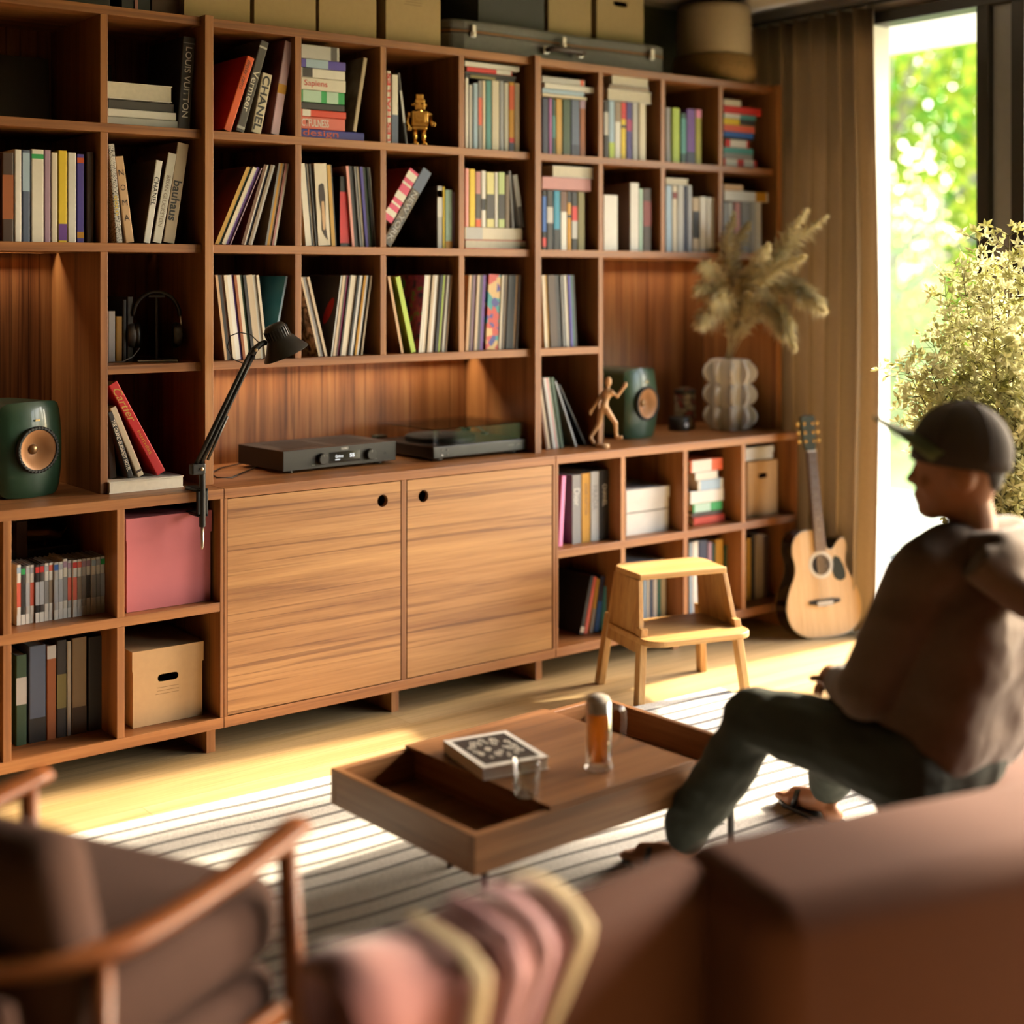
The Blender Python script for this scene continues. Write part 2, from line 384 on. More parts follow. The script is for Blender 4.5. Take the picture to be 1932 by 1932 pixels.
def lower(label, X0, cols, doors, feet):
    r = thing('cabinet', label, 'cabinet', (0, 0, 0))
    g = .0012; X1 = X0 + cols * P_
    MB().box(X0 + g, X1 - g, 0, YB, ZC - .035, ZC).build('top_panel', wx, r, bevel=.0015)
    MB().box(X0 + g, X1 - g, 0, YB, ZB - .038, ZB).build('bottom_panel', wx, r, bevel=.0015)
    for x in (X0 + g + .0065, X1 - g - .0065):
        MB().box(x - .0065, x + .0065, .001, YB, ZB, ZC - .035).build('side_panel', wz, r, bevel=.001)
    MB().box(X0 + g, X1 - g, YB, YB + .012, ZB, ZC - .035).build('back_panel', wback, r)
    if not doors:
        hboard(r, 'shelf', X0 + .014, X1 - .014, ZM, .002, YB, .033)
        for k in range(1, cols):
            vboard(r, 'divider', X0 + k * P_, ZM, ZC - .035, .0135, .001); vboard(r, 'divider', X0 + k * P_, ZB, ZM - .033, .0135, .001)
    else:
        vboard(r, 'divider', X0 + 2 * P_, ZB, ZC - .035, .0115, .001)
        for s, (xa, xb) in enumerate(((X0 + .0155, X0 + 2*P_ - .0145), (X0 + 2*P_ + .0165, X1 - .0205))):
            za, zb = ZB + .004, ZC - .038
            xh = xb - .082 if s == 0 else xa + .075
            zh = zb - .068; N = 40
            cxm, czm = (xa + xb) / 2, (za + zb) / 2
            hole = [(xh + .0235 * math.cos(2*math.pi*i/N), zh + .0235 * math.sin(2*math.pi*i/N)) for i in range(N)]
            outer = []
            for i in range(N):
                dx, dz = math.cos(2*math.pi*i/N), math.sin(2*math.pi*i/N)
                tt = min([( (xb if dx > 0 else xa) - xh) / dx if abs(dx) > 1e-6 else 9e9, ((zb if dz > 0 else za) - zh) / dz if abs(dz) > 1e-6 else 9e9])
                outer.append((xh + dx * tt, zh + dz * tt))
            # snap the nearest samples to the true corners
            for cxn, czn in ((xa, za), (xa, zb), (xb, za), (xb, zb)):
                i = min(range(N), key=lambda q: abs(math.atan2(czn - zh, cxn - xh) - math.atan2(outer[q][1] - zh, outer[q][0] - xh)))
                outer[i] = (cxn, czn)
            M = basis((1, 0, 0), (0, 0, 1), (0, .022, 0))
            MB().ring(outer, hole, 0, .020, M).build('door', wdoor, r)
    for x in feet:
        MB().box(x - .017, x + .017, .063, YB - .05, 0, ZB - .038).build('foot', wz, r, bevel=.001)
    return r
lower('low open cabinet on the left holding game cases and storage boxes', -4 * P_, 4, False, (-1.48, -.02))
lower('closed low cabinet with two walnut doors and round finger holes', 0, 4, True, (.76, 1.478))
lower('low open cabinet on the right behind step stool', 4 * P_, 4, False, (2.28, 3.0))
# ================================================================== books, records, cases
page_m = mat('book_pages', '#e6dcc8', .8, noise=.08, scale=60)
COVERM = {}
def art(name, cols, scale=9, seed=0, kind='noise'):
    """printed cover picture: a few flat colours in soft blobs"""
    if name in MATS: return MATS[name]
    m, n, b = nodes_mat(name); L = n.links.new
    tc = n.nodes.new('ShaderNodeTexCoord'); mp = n.nodes.new('ShaderNodeMapping'); mp.inputs['Location'].default_value = (seed * 3.7, seed * 1.3, seed)
    L(tc.outputs['Object'], mp.inputs['Vector'])
    t = n.nodes.new('ShaderNodeTexVoronoi' if kind == 'cells' else 'ShaderNodeTexNoise'); t.inputs['Scale'].default_value = scale
    L(mp.outputs[0], t.inputs['Vector'])
    r = n.nodes.new('ShaderNodeValToRGB'); r.color_ramp.interpolation = 'CONSTANT' if kind == 'cells' else 'LINEAR'
    el = r.color_ramp.elements
    lo, hi = (.0, .9) if kind == 'cells' else (.33, .67)
    for i, c in enumerate(cols):
        p = lo + (hi - lo) * i / max(1, len(cols) - 1)
        if i < 2: el[i].position = p; el[i].color = lin(c)
        else: k = el.new(p); k.color = lin(c)
    if kind == 'cells': L(t.outputs['Color'], r.inputs['Fac'])
    else: L(t.outputs['Fac'], r.inputs['Fac'])
    L(r.outputs[0], b.inputs['Base Color']); b.inputs['Roughness'].default_value = .45
    MATS[name] = m; return m
def cover_mesh(t, h, d, m, c=.0025, side=None):
    rr = min(.004, t * .3); o = []
    o.append((-t/2, d)); 
    for i in range(4): a = math.pi + (math.pi/2) * i/3; o.append((-t/2 + rr + rr*math.cos(a), rr + rr*math.sin(a)))
    for i in range(4): a = 1.5*math.pi + (math.pi/2) * i/3; o.append((t/2 - rr + rr*math.cos(a), rr + rr*math.sin(a)))
    o.append((t/2, d)); o.append((t/2 - c, d)); o.append((t/2 - c, c + .001)); o.append((-t/2 + c, c + .001)); o.append((-t/2 + c, d))
    mb = MB(); mb.prism(o, 0, h)
    me = mb.mesh('cover', [m] + ([side] if side else []))
    if side:
        for p in me.polygons:
            if p.normal.x < -.9 or p.normal.x > .9: p.material_index = 1
    return me
NBOOK = [0]
def book(label, col, t, h, d, loc, lean=0.0, flat=False, m=None, side=None, title=None, tcol='white', tspan=(.15, .85), th=.62, up=False, shear=0, bold=0, bands=(), pages=True, rev=False, group=None, cat='book', name='book', turn=0.0, stacked=None):
    rot = (0, -math.pi/2, 0) if flat else (0, lean, 0)
    r = thing(name, label, cat, loc, 0, group)
    M = Euler(rot).to_matrix()
    if turn: M = Matrix.Rotation(turn, 3, 'Z') @ M
    r.rotation_euler = M.to_euler()
    if m is None: m = pal(col)
    cm = cover_mesh(t, h, d, m, side=side)
    pb = MB().box(-t/2 + .0024, t/2 - .0024, .003, d - .003, .003, h - .003).mesh('page_block', page_m)
    if rev:
        for q in (cm, pb): q.transform(Matrix.Translation((0, d, 0)) @ Matrix.Rotation(math.pi, 4, 'Z'))
    link('cover', cm, r)
    if pages: link('page_block', pb, r)
    for z0, z1, bc in bands:
        MB().box(-t/2 + .0008, t/2 - .0008, -.0005, .001, h*z0, h*z1).build('spine_band', pal(bc) if isinstance(bc, str) else bc, r)
    if title and not rev:
        z0, z1 = tspan
        zc = h * (1 - (z0 + z1) / 2); Lh = h * (z1 - z0)
        if stacked:
            for i, ch in enumerate(title):
                zz = h * (1 - (z0 + (z1 - z0) * (i + .5) / len(title)))
                text(ch, r, t * .55, t * .62, basis((1, 0, 0), (0, 0, 1), (0, -.001, zz)), pal(tcol))
        elif up: text(title, r, Lh, t * th, basis((0, 0, 1), (-1, 0, 0), (0, -.001, zc)), pal(tcol), shear=shear, bold=bold)
        else: text(title, r, Lh, t * th, basis((0, 0, -1), (1, 0, 0), (0, -.001, zc)), pal(tcol), shear=shear, bold=bold)
    NBOOK[0] += 1
    return r
def article(x): return x
def span(u0, u1, y): return atY(u0, 500, y).x, atY(u1, 500, y).x
def place_up(label, col, uL, uR, vT, zs, y, d=.22, uTL=None, **k):
    """an upright book from its spine edges at the foot, its top height and (leaning) its top left edge"""
    x0, x1 = span(uL, uR, y)
    if uTL is None:
        zt = atY((uL + uR) / 2, vT, y).z
        return book(label, col, max(.006, x1 - x0 - .0012), zt - zs, d, ((x0 + x1) / 2, y, zs), **k)
    pt = atY(uTL, vT, y)
    al = math.atan2(pt.x - x0, pt.z - zs); t = max(.006, (x1 - x0) * math.cos(al) - .0012)
    h = math.hypot(pt.x - x0, pt.z - zs)
    return book(label, col, t, h, d, ((x0 + x1) / 2, y, zs + t/2 * abs(math.sin(al)) + .0008), lean=al, **k)
def place_flat(label, col, u0, u1, z0, t, y, d=.2, **k):
    x0, x1 = span(u0, u1, y)
    return book(label, col, t, x1 - x0, d, (x1, y, z0 + t/2), flat=True, **k)
YF = A + .03
ROWS = {1: Z12, 2: Z23, 3: Z3}
def rowset(cell, group, zs, specs, y=YF, d=.22, noun='book'):
    """specs: (colour, uL, uR, vTop[, opts]) left to right"""
    n = len(specs)
    for i, s in enumerate(specs):
        k = dict(s[4]) if len(s) > 4 else {}
        desc = k.pop('desc', None); dd = k.pop('d', d); yy_ = k.pop('y', y); zz = k.pop('z', zs)
        lab = desc if desc else '%s %s, %s from left of those upright in %s' % (s[0], k.pop('noun', noun), ORD[i], cell)
        k.pop('noun', None)
        place_up(lab, s[0], s[1], s[2], s[3], zz + .0006, yy_, dd, group=group, **k)
def stack(cell, group, z0, specs, y=YF, d=.2):
    """specs bottom to top: (colour, u0, u1, thickness[, opts])"""
    z = z0 + .0006; n = len(specs)
    for i, s in enumerate(specs):
        k = dict(s[4]) if len(s) > 4 else {}
        desc = k.pop('desc', None); dd = k.pop('d', d); yy_ = k.pop('y', y)
        lab = desc if desc else '%s flat book, %s from top of the stack in %s' % (s[0], ORD[n - 1 - i], cell)
        place_flat(lab, s[0], s[1], s[2], z, s[3], yy_, dd, group=group, **k)
        z += s[3] + .0005
    return z
def vthick(u, v0, v1, y): return abs(atY(u, v0, y).z - atY(u, v1, y).z)
# cell names a viewer can find (cubbies counted from the left edge of the picture)
C = lambda row, n: 'the %s-row cubby %s' % (row, n)
# ---- top row, left unit
c = 'top-row cubby beside the left edge'
stack('the left top cubby', 'books in the second top-row cubby', Z12, [
 ('light grey', 203, 335, .028, dict(desc='pale grey flat book at the bottom beside LOUIS VUITTON spine', d=.26)),
 ('white', 204, 332, .028, dict(desc='white flat book second from bottom beside LOUIS VUITTON spine', d=.25)),
 ('dark grey', 205, 328, .034, dict(desc='dark grey flat book under the thick white one, top left', d=.21, rev=False, y=YF + .02)),
 ('white', 199, 325, .058, dict(desc='thick white page block topping the stack beside LOUIS VUITTON', d=.24, rev=True))])
place_up('tall black LOUIS VUITTON book leaning right in upper left cubby', 'black', 335, 359, 70, Z12 + .0006, YF, .3, uTL=346, title='LOUIS VUITTON', tspan=(.11, .88), th=.5, bold=.012, bands=[(.93, .935, 'light grey')], group='books in the second top-row cubby')
# ---- second row, left unit
rowset('second-row cubby at left edge', 'books at the left edge', Z23, [
 ('dark brown', 4, 26, 288, dict(bands=[(.25, .75, 'rust')])), ('white', 27.5, 41, 282), ('slate blue', 42, 57, 283, dict(bands=[(.55, .97, 'light blue')])), ('ivory', 59, 83, 282, dict(bands=[(.9, .95, 'green')])),
 ('mauve', 83.5, 96, 283), ('cream', 96.5, 109, 288), ('yellow', 110, 127, 284, dict(bands=[(.02, .2, 'purple')])), ('white', 128, 144, 288), ('violet', 145, 159, 291, dict(bands=[(.05, .12, 'mustard'), (.9, .96, 'orange')])), ('dark brown', 163, 178, 287)])
c = 'cubby holding the NOMA book'
place_up('grey speckled SALGADO GOLD book leaning against left divider', 'grey', 219, 232, 272, Z23 + .0006, YF, .28, uTL=203, m=art('speckled_grey', ['#2c2a28', '#8f8b86', '#d9d4cc', '#6a6662'], 160), title='SEBASTIÃO SALGADO', tspan=(.14, .5), th=.5, bands=(), group='books around NOMA')
r_ = list(LABELS.values())[-1]
text('GOLD', r_, .07, .010, basis((0, 0, -1), (1, 0, 0), (0, -.001, .13)), pal('yellow'), bold=.01)
place_up('tan NOMA book with stacked black letters leaning left', 'tan', 236.5, 254, 296, Z23 + .0006, YF, .26, uTL=215.5, title='NOMA', tcol='black', tspan=(.1, .8), stacked=True, group='books around NOMA')
place_up('slim white CHANEL book with dark cover left of bauhaus', 'white', 270, 284, 304, Z23 + .0006, YF, .24, uTL=294, side=art('dark_leather_cover', ['#2a1d15', '#4a3526', '#33251b'], 7), title='CHANEL', tcol='black', tspan=(.2, .55), group='books around NOMA')
place_up('cream hardback leaning between slim CHANEL and bauhaus books', 'ivory', 287, 305, 291, Z23 + .0006, YF, .27, uTL=317, title='BRIAN GLUCKSTEIN', tcol='taupe', tspan=(.25, .82), th=.42, side=pal('brown'), group='books around NOMA')
place_up('tall beige bauhaus book leaning right in second row', 'beige', 307, 330, 272, Z23 + .0006, YF, .3, uTL=335, title='bauhaus', tcol='black', tspan=(.38, .78), th=.72, bold=.02, side=pal('brown'), group='books around NOMA')
# ---- top row, middle unit, first cubby
g = 'art books by the red cover'
place_up('bright orange dieter rams book leaning right with red cover', 'orange', 421, 437, 110, Z12 + .0006, YF, .3, uTL=466, side=pal('red'), title='dieter rams', tcol='dark brown', tspan=(.05, .44), th=.55, shear=.2, group=g)
place_up('dark grey Vermeer book leaning between orange and cream spines', 'dark grey', 444, 461, 80, Z12 + .0006, YF, .32, uTL=492, title='Vermeer', tcol='ivory', tspan=(.33, .78), th=.7, bands=[(.03, .06, 'light grey'), (.92, .94, 'light grey')], group=g)
place_up('cream CHANEL book with huge black letters in top row', 'cream', 473, 493, 141, Z12 + .0006, YF, .26, uTL=495, title='CHANEL', tcol='black', tspan=(.04, .96), th=.72, bold=.02, group=g)
pk = art('pink_to_blue_print', ['#d8a7b8', '#e6c3cf', '#b7c4dd'], 3)
place_up('tall pale pink book with yellow label beside cream CHANEL', 'salmon', 510, 527, 80, Z12 + .0006, YF, .32, uTL=538, m=pk, side=art('red_mauve_cover', ['#7d3a36', '#a05f5a', '#8d4a4c'], 9), bands=[(.44, .54, 'mustard')], group=g)
# ---- top row, second cubby of the middle unit: tall stack
def th_(u, a, b_): return vthick(u, a, b_, YF) - .0006
zt_ = stack('', 'stack with Sapiens', Z12, [
 ('violet', 569, 687, .034, dict(desc='blue design book at the bottom of the Sapiens stack', m=mat('print_royal', '#2f3296', .5), title='design', tcol='orange', tspan=(.02, .58), th=.95, d=.27)),
 ('coral', 569, 651, .047, dict(desc='pink-red FACTFULNESS paperback in the Sapiens stack', title='CTFULNESS', tcol='white', tspan=(.0, .62), th=.62, bold=.01, m=art('factfulness_red', ['#d8574a', '#e58a78'], 5))),
 ('orange', 569, 653, .027, dict(desc='thin red-orange paperback above FACTFULNESS', m=mat('print_vermilion', '#d9472f', .5), bands=[(.8, .98, 'white')])),
 ('black', 569, 650, .027, dict(desc='black flat book under the green one in Sapiens stack')),
 ('green', 569, 650, .046, dict(desc='bright green paperback under the Sapiens book', bands=[(.15, .42, 'mint'), (.55, .97, 'mint')], th=.2)),
 ('ivory', 569, 652, .048, dict(desc='cream Sapiens paperback with red title', title='Sapiens', tcol='red', tspan=(.06, .58), th=.6)),
 ('white', 569, 651, .036, dict(desc='white paperback with black bird marks above Sapiens', bands=[(.75, .98, 'charcoal')])),
 ('violet', 569, 652, .034, dict(desc='purple-blue paperback second from top of Sapiens stack', bands=[(.4, .9, 'light blue')], th=.2)),
 ('white', 569, 640, .054, dict(desc='grey-white thick book topping the Sapiens stack', m=pal('light grey'), bands=[(.06, .22, 'dark grey')]))])
place_up('pale hardback leaning right on the blue design book', 'beige', 665, 673, 110, Z12 + .0355, YF, .3, uTL=686, side=art('grey_brown_cover', ['#8a8070', '#5c4a38', '#a09482'], 8), group='stack with Sapiens')
# ---- top row, robot cubby
g = 'books beside the robot'
place_up('red and white LES HALLES book left of gold robot', 'ivory', 729.5, 738, 134, Z12 + .0006, YF, .26, title='LES HALLES', tcol='red', tspan=(.03, .97), th=.85, bold=.02, up=True, group=g)
place_up('white book with grey-blue foot left of gold robot', 'ivory', 739, 751.5, 141, Z12 + .0006, YF, .24, bands=[(.0, .42, 'slate blue')], group=g)
place_up('thin dark book leaning left beside the gold robot', 'charcoal', 765, 770, 138, Z12 + .0006, YF, .24, uTL=750, bands=[(.3, .75, 'light grey')], group=g)
# ---- top row, cubby right of the robot
cell = 'cubby right of gold robot'; g = 'books right of the robot'
rowset(cell, g, Z12, [('white', 877.5, 884, 147), ('light grey', 884.3, 891.5, 160), ('light blue', 893, 902, 157), ('grey', 902.3, 910, 152, dict(bands=[(.35, .75, 'coral')])), ('cream', 910.3, 916.5, 152), ('teal', 917, 927.5, 152), ('cream', 928, 942.5, 152),
 ('silver', 943, 951, 153), ('ivory', 951.5, 960, 156), ('mustard', 960.4, 970.8, 155, dict(bands=[(0, .13, 'navy'), (.13, .2, 'red'), (.6, .95, 'orange')])), ('beige', 971, 981, 157)], d=.2)
ztop = max(atY(u, v, YF).z for u, v in ((880, 147), (915, 152), (976, 157)))
stack(cell, g, ztop + .001, [('black', 878, 972, .014, dict(bands=[(.4, .9, 'olive')])), ('charcoal', 878, 974, .012), ('red', 881, 966, .02, dict(bands=[(.02, .35, 'white')])), ('white', 877.5, 980, .022)], d=.2)
# ---- second row, middle unit, third cubby
g = 'books with NEW YORK'
x0 = 2 * P_ + .0135
al = R(33)
NYt, NYh = .046, .36
pb = Vector((x0 + .003 + NYt/2 * math.cos(al) , YF, Z23 + .001 + NYt/2 * math.sin(al)))
book('black NEW YORK book leaning steeply beneath the pink one', 'charcoal', NYt, NYh, .27, pb, lean=al, title='NEW YORK', tcol='light grey', tspan=(.3, .95), th=.5, m=art('night_city', ['#1b1a1c', '#3a3632', '#6b5b45', '#24211f'], 40), bands=[(.72, 1, 'slate blue')], group=g)
off = Vector((-math.cos(al), 0, math.sin(al))) * (NYt/2 + .052/2 + .0015)
# pink book lies on the black one; its foot rests against the divider
pt = pb + off + Vector((math.sin(al), 0, math.cos(al))) * ((x0 + .002 - (pb + off).x + .026 * math.cos(al)) / math.sin(al))
book('pink book with white lattice lettering leaning on NEW YORK', 'pink', .050, .24, .27, pt, lean=al, m=mat('print_hot_pink', '#d94a72', .5), side=pal('dark red'), bands=[(.1, .2, 'ivory'), (.3, .34, 'ivory'), (.42, .55, 'ivory'), (.7, .74, 'ivory'), (.82, .95, 'ivory')], group=g)
forest = art('forest_cover', ['#2c201b', '#4b3630', '#7b5a50'], 6)
rowset('cubby with NEW YORK book', g, Z23, [('light grey', 825, 835, 351, dict(side=forest, bands=[(.5, .95, 'white'), (.82, .93, 'coral')], d=.24, desc='grey-white book with dark forest cover right of NEW YORK')), ('yellow', 835.3, 839.8, 352), ('mint', 840.3, 854, 358, dict(bands=[(.0, .12, 'mustard')])), ('mauve', 854.5, 865.5, 362)], d=.2)
# ---- second row, fourth cubby of the middle unit
cell = 'cubby above the flat dolls book'; g = 'books on the two flat white books'
zt_ = stack(cell, g, Z23, [('red', 878, 995, .037, dict(desc='red-covered book with white pages flat at cubby bottom', rev=True, d=.26)), ('cream', 877.5, 985, .052, dict(desc='thick cream book flat on the red-covered one', d=.25, bands=[(.7, .98, 'light grey')], th=.2))])
rowset('the row standing on flat books', g, zt_, [('salmon', 877.5, 885, 318), ('yellow', 885.5, 897, 319), ('dusty pink', 897.3, 907.5, 324, dict(bands=[(.15, .6, 'dark grey'), (0, .13, 'orange')])), ('white', 908, 917, 322, dict(bands=[(.3, .5, 'black')])), ('yellow', 918, 933, 325, dict(m=mat('print_pale_yellow', '#ece39a', .5), bands=[(.15, .6, 'dark grey')], noun='pale book')), ('white', 933.3, 940, 325), ('lime green', 940.4, 953, 325, dict(m=mat('print_pale_green', '#d5e7a0', .5), bands=[(.15, .6, 'dark grey')])), ('taupe', 953.5, 962, 330),
 ('grey', 966, 971, 323, dict(uTL=959.5)), ('light grey', 981, 991, 331, dict(uTL=967, bands=[(0, .4, 'dark grey')]))], d=.19)
# ---- right unit, top row
cell = 'cubby left of white flat pair'
g = 'books in the right unit, first cubby'
rowset('top cubby above purple-spined row', g, Z12, [('navy', 1023.5, 1035, 185), ('mauve', 1036, 1042, 185, dict(m=mat('print_orchid', '#b473b8', .5), noun='orchid book')), ('dark teal', 1042.5, 1048.5, 187, dict(bands=[(.3, .7, 'teal')])), ('gold', 1049, 1061, 186), ('dark green', 1062, 1077, 188), ('slate blue', 1078, 1094, 188, dict(bands=[(0, .2, 'navy')])), ('rust', 1094.4, 1105, 189, dict(bands=[(.85, 1, 'mauve')]))], d=.24)
zt_ = atY(1050, 185, YF).z + .003
stack('cubby above orchid spine', g, zt_, [('cream', 1024, 1107, .014), ('light blue', 1023.5, 1102, .021), ('white', 1028, 1126, .024), ('light grey', 1023.5, 1103, .027, dict(bands=[(.02, .1, 'coral')]))], d=.22)
g = 'books in the right unit, second cubby'
rowset('cubby under two flat white books', g, Z12, [('black', 1140, 1148.7, 190, dict(bands=[(.4, .8, 'light grey')])), ('light blue', 1149, 1160, 190, dict(bands=[(0, .28, 'lime green')])), ('white', 1160.5, 1171.5, 192, dict(bands=[(.65, 1, 'taupe')])), ('yellow', 1172, 1181.5, 193, dict(bands=[(.55, .6, 'black'), (.7, 1, 'red')])), ('violet', 1182, 1193, 193, dict(m=mat('print_indigo', '#3a2a80', .5), bands=[(.5, .7, 'magenta')])), ('light grey', 1193.5, 1204, 194), ('cream', 1206, 1219, 195)], d=.2)
zt_ = atY(1150, 190, YF).z + .003
stack('right top cubby', g, zt_, [('white', 1147, 1230, .052, dict(desc='thick white book flat across the row, lower of two', rev=True, d=.24)), ('taupe', 1150, 1224, .02, dict(desc='taupe folder sandwiched between two flat white books', d=.2)), ('white', 1155, 1224, .042, dict(desc='white book flat across the row, upper of two', rev=True, d=.22))])
g = 'books in the right unit, third cubby'
rowset('cubby with lime spine', g, Z12, [('grey', 1256.5, 1266, 203), ('lime green', 1269, 1283, 204), ('dark teal', 1285, 1295, 214, dict(bands=[(.2, .9, 'teal')])), ('purple', 1296, 1312, 206, dict(bands=[(0, .22, 'navy')])), ('olive', 1312.5, 1323.5, 207, dict(m=mat('print_chartreuse', '#a9a52c', .5), bands=[(.85, 1, 'pink')]))], d=.22)
g = 'small colourful stack at the far right'
u0 = 1366
stack('the far right top cubby', g, Z12, [('red', 1366, 1428, .038, dict(bands=[(.1, .4, 'white'), (.6, .95, 'white')])), ('grey', 1366, 1420, .028), ('teal', 1366, 1421, .028), ('red', 1369, 1413, .036, dict(bands=[(.1, .8, 'white')])), ('black', 1366, 1421, .012), ('blue', 1366, 1422, .026), ('coral', 1366, 1424, .032), ('yellow', 1366, 1424, .030, dict(bands=[(.0, .5, 'charcoal')])), ('teal', 1366, 1426, .024, dict(bands=[(.5, .98, 'white')])), ('red', 1366, 1436, .036), ('cream', 1366, 1398, .03)], d=.18)
# ---- right unit, second row
g = 'books under the pink box'
rowset('row under the pink flat box', g, Z23, [('black', 1023.5, 1031, 359, dict(bands=[(.3, .9, 'blue'), (.05, .2, 'red')])), ('charcoal', 1032, 1044, 359, dict(bands=[(.45, .72, 'light grey')])), ('teal', 1045, 1057, 360, dict(m=mat('print_azure', '#2d95b8', .5), bands=[(0, .35, 'black')], noun='azure book')), ('white', 1058, 1070, 361, dict(bands=[(.65, 1, 'brown')])), ('mustard', 1070.5, 1078, 361, dict(bands=[(.55, .6, 'black'), (.8, 1, 'black')])), ('black', 1079, 1089.5, 362, dict(bands=[(.5, .75, 'red'), (.2, .5, 'light grey')])), ('olive', 1090.5, 1103.5, 362)], d=.22)
zt_ = atY(1040, 359, YF).z + .003
stack('', g, zt_, [('dusty pink', 1023.5, 1115, .056, dict(desc='dusty pink flat box lying across dark books, right unit', m=mat('pink_box_card', '#cf9a9a', .6), d=.26)), ('white', 1043, 1120, .048, dict(desc='white book lying on the dusty pink flat box', rev=True, d=.2))])
g = 'white books in the middle of the right unit'
rowset('second-row cubby with white binders', g, Z23, [('white', 1139, 1166, 368, dict(desc='wide white binder at left of second-row right cubby', d=.24)), ('taupe', 1170, 1187, 352, dict(desc='taupe book in shadow between two white binders', y=YF + .07)), ('white', 1189, 1206, 345, dict(desc='tall white binder with brown cover, second-row right cubby', d=.26, side=pal('brown'))), ('mint', 1206.4, 1213, 356), ('dark brown', 1213.5, 1229, 356, dict(bands=[(.4, .8, 'dark red')]))], d=.22)
g = 'pale books left of the pampas grass'
rowset('cubby left of pampas plumes', g, Z23, [('light blue', 1256.5, 1268, 350), ('cream', 1269, 1278, 350, dict(bands=[(.8, .9, 'dark red')])), ('light grey', 1279, 1291, 350), ('navy', 1291.5, 1297, 350), ('silver', 1298, 1306, 349), ('beige', 1307, 1320, 373, dict(bands=[(.25, .75, 'black')])), ('white', 1321, 1333, 371), ('white', 1334, 1352.5, 373)], d=.2)
stack('', g, atY(1275, 350, YF).z + .003, [('white', 1257, 1299, .03, dict(desc='small white book lying flat left of pampas plumes', rev=True, d=.16))])
g = 'grey books behind the pampas grass'
rowset('cubby behind pampas plumes', g, Z23, [('silver', 1366, 1372, 382), ('light grey', 1373, 1384, 382), ('dusty pink', 1386, 1398, 382), ('grey', 1399, 1417, 382), ('light grey', 1418, 1424, 382), ('ivory', 1425, 1437, 382)], d=.2)
stack('', g, atY(1400, 381.5, YF).z + .003, [('white', 1367, 1450, .05, dict(desc='white and orange book lying flat behind pampas plumes', bands=[(.05, .3, 'mustard')], d=.2)), ('tan', 1366, 1402, .03, dict(desc='tan book topping the pile behind pampas plumes', d=.16))])
# ---- left column, headphone cubby and Cartier cubby
g = 'books behind the headphones'
rowset('headphone cubby', g, Z3, [('light grey', 204, 218, 587, dict(y=.30)), ('mustard', 219, 231, 597, dict(y=.30, m=pal('gold'))), ('black', 232, 239, 566, dict(y=.30)), ('charcoal', 240, 252, 560, dict(y=.31))], d=.2)
g = 'books with Cartier'
zt_ = stack('', g, ZC, [('white', 206, 347, .04, dict(desc='large white book lying flat beneath the leaning Cartier book', m=pal('ivory'), rev=True, d=.32, y=A - .02))])
zb = zt_
def lean_left(label, col, uB0, uB1, uT, vT, y, d, **k):
    return place_up(label, col, uB0, uB1, vT, zb, y, d, uTL=uT, **k)
yl = A + .03
lean_left('dark brown book at far left leaning behind GRAND BUDAPEST', 'dark brown', 207, 221, 199, 800, yl + .03, .2, group=g)
lean_left('black THE GRAND BUDAPEST HOTEL book with cream letters', 'black', 241, 253, 202, 780, yl, .24, title='THE GRAND BUDAPEST HOTEL', tcol='cream', tspan=(.12, .9), th=.62, bold=.01, group=g, side=pal('dark brown'))
lean_left('cream book leaning between GRAND BUDAPEST HOTEL and red Cartier', 'beige', 259, 273, 206, 772, yl, .24, bands=[(.06, .09, 'dark brown')], group=g)
lean_left('red Cartier PANTHERE book with gold lettering leaning left', 'red', 294, 315, 202, 729, yl - .005, .28, m=mat('print_cartier_red', '#c4161a', .45), title='PANTHÈRE', tcol='mustard', tspan=(.52, .78), th=.36, group=g)
r_ = list(LABELS.values())[-1]; hc_ = max(v.co.z for v in r_.children[0].data.vertices)
text('Cartier', r_, hc_ * .36, .028, basis((0, 0, -1), (1, 0, 0), (0, -.001, hc_ * .765)), pal('gold'), shear=.35)
# ---- low right cabinet, upper cells
YL = .075
g = 'fashion books in the low cabinet'
zl = ZM
place_up('pink book leaning right against the grey Dior book', 'pink', 1053.5, 1062, 899, zl + .0006, YL - .01, .24, uTL=1060, m=mat('print_candy_pink', '#f08fc0', .5), side=pal('magenta'), group=g)
rowset('', g, zl, [('grey', 1079.5, 1097, 896, dict(desc='grey Dior book beside the leaning pink one', title='Dior', tspan=(.2, .45), th=.6)), ('mustard', 1097.5, 1114, 893, dict(desc='mustard LOUIS VUITTON book right of grey Dior book', title='LOUIS VUITTON', tcol='brown', tspan=(.15, .6), th=.35)), ('light grey', 1114.5, 1131, 890, dict(desc='pale grey PRADA book right of the mustard one', title='PRADA', tcol='grey', tspan=(.2, .55), th=.55)), ('black', 1131.5, 1150, 887, dict(desc='black CHANEL book with white letters in low cabinet', title='CHANEL', tspan=(.2, .52), th=.4, bold=.01))], y=YL, d=.26)
g = 'white boxes in the low cabinet'
g = 'small stack in the low cabinet'
stack('the low cabinet right', g, ZM, [('red', 1309, 1367, .036, dict(m=mat('print_tomato', '#d8432a', .5))), ('dark brown', 1306, 1362, .022), ('green', 1308, 1362, .04, dict(bands=[(.4, .95, 'mint')])), ('white', 1303, 1365, .058), ('light blue', 1317, 1364, .048, dict(m=pal('ivory'), bands=[(.1, .9, 'light blue')])), ('ivory', 1312, 1354, .038), ('orange', 1303, 1363, .056, dict(bands=[(.35, .95, 'ivory')]))], y=YL, d=.2)
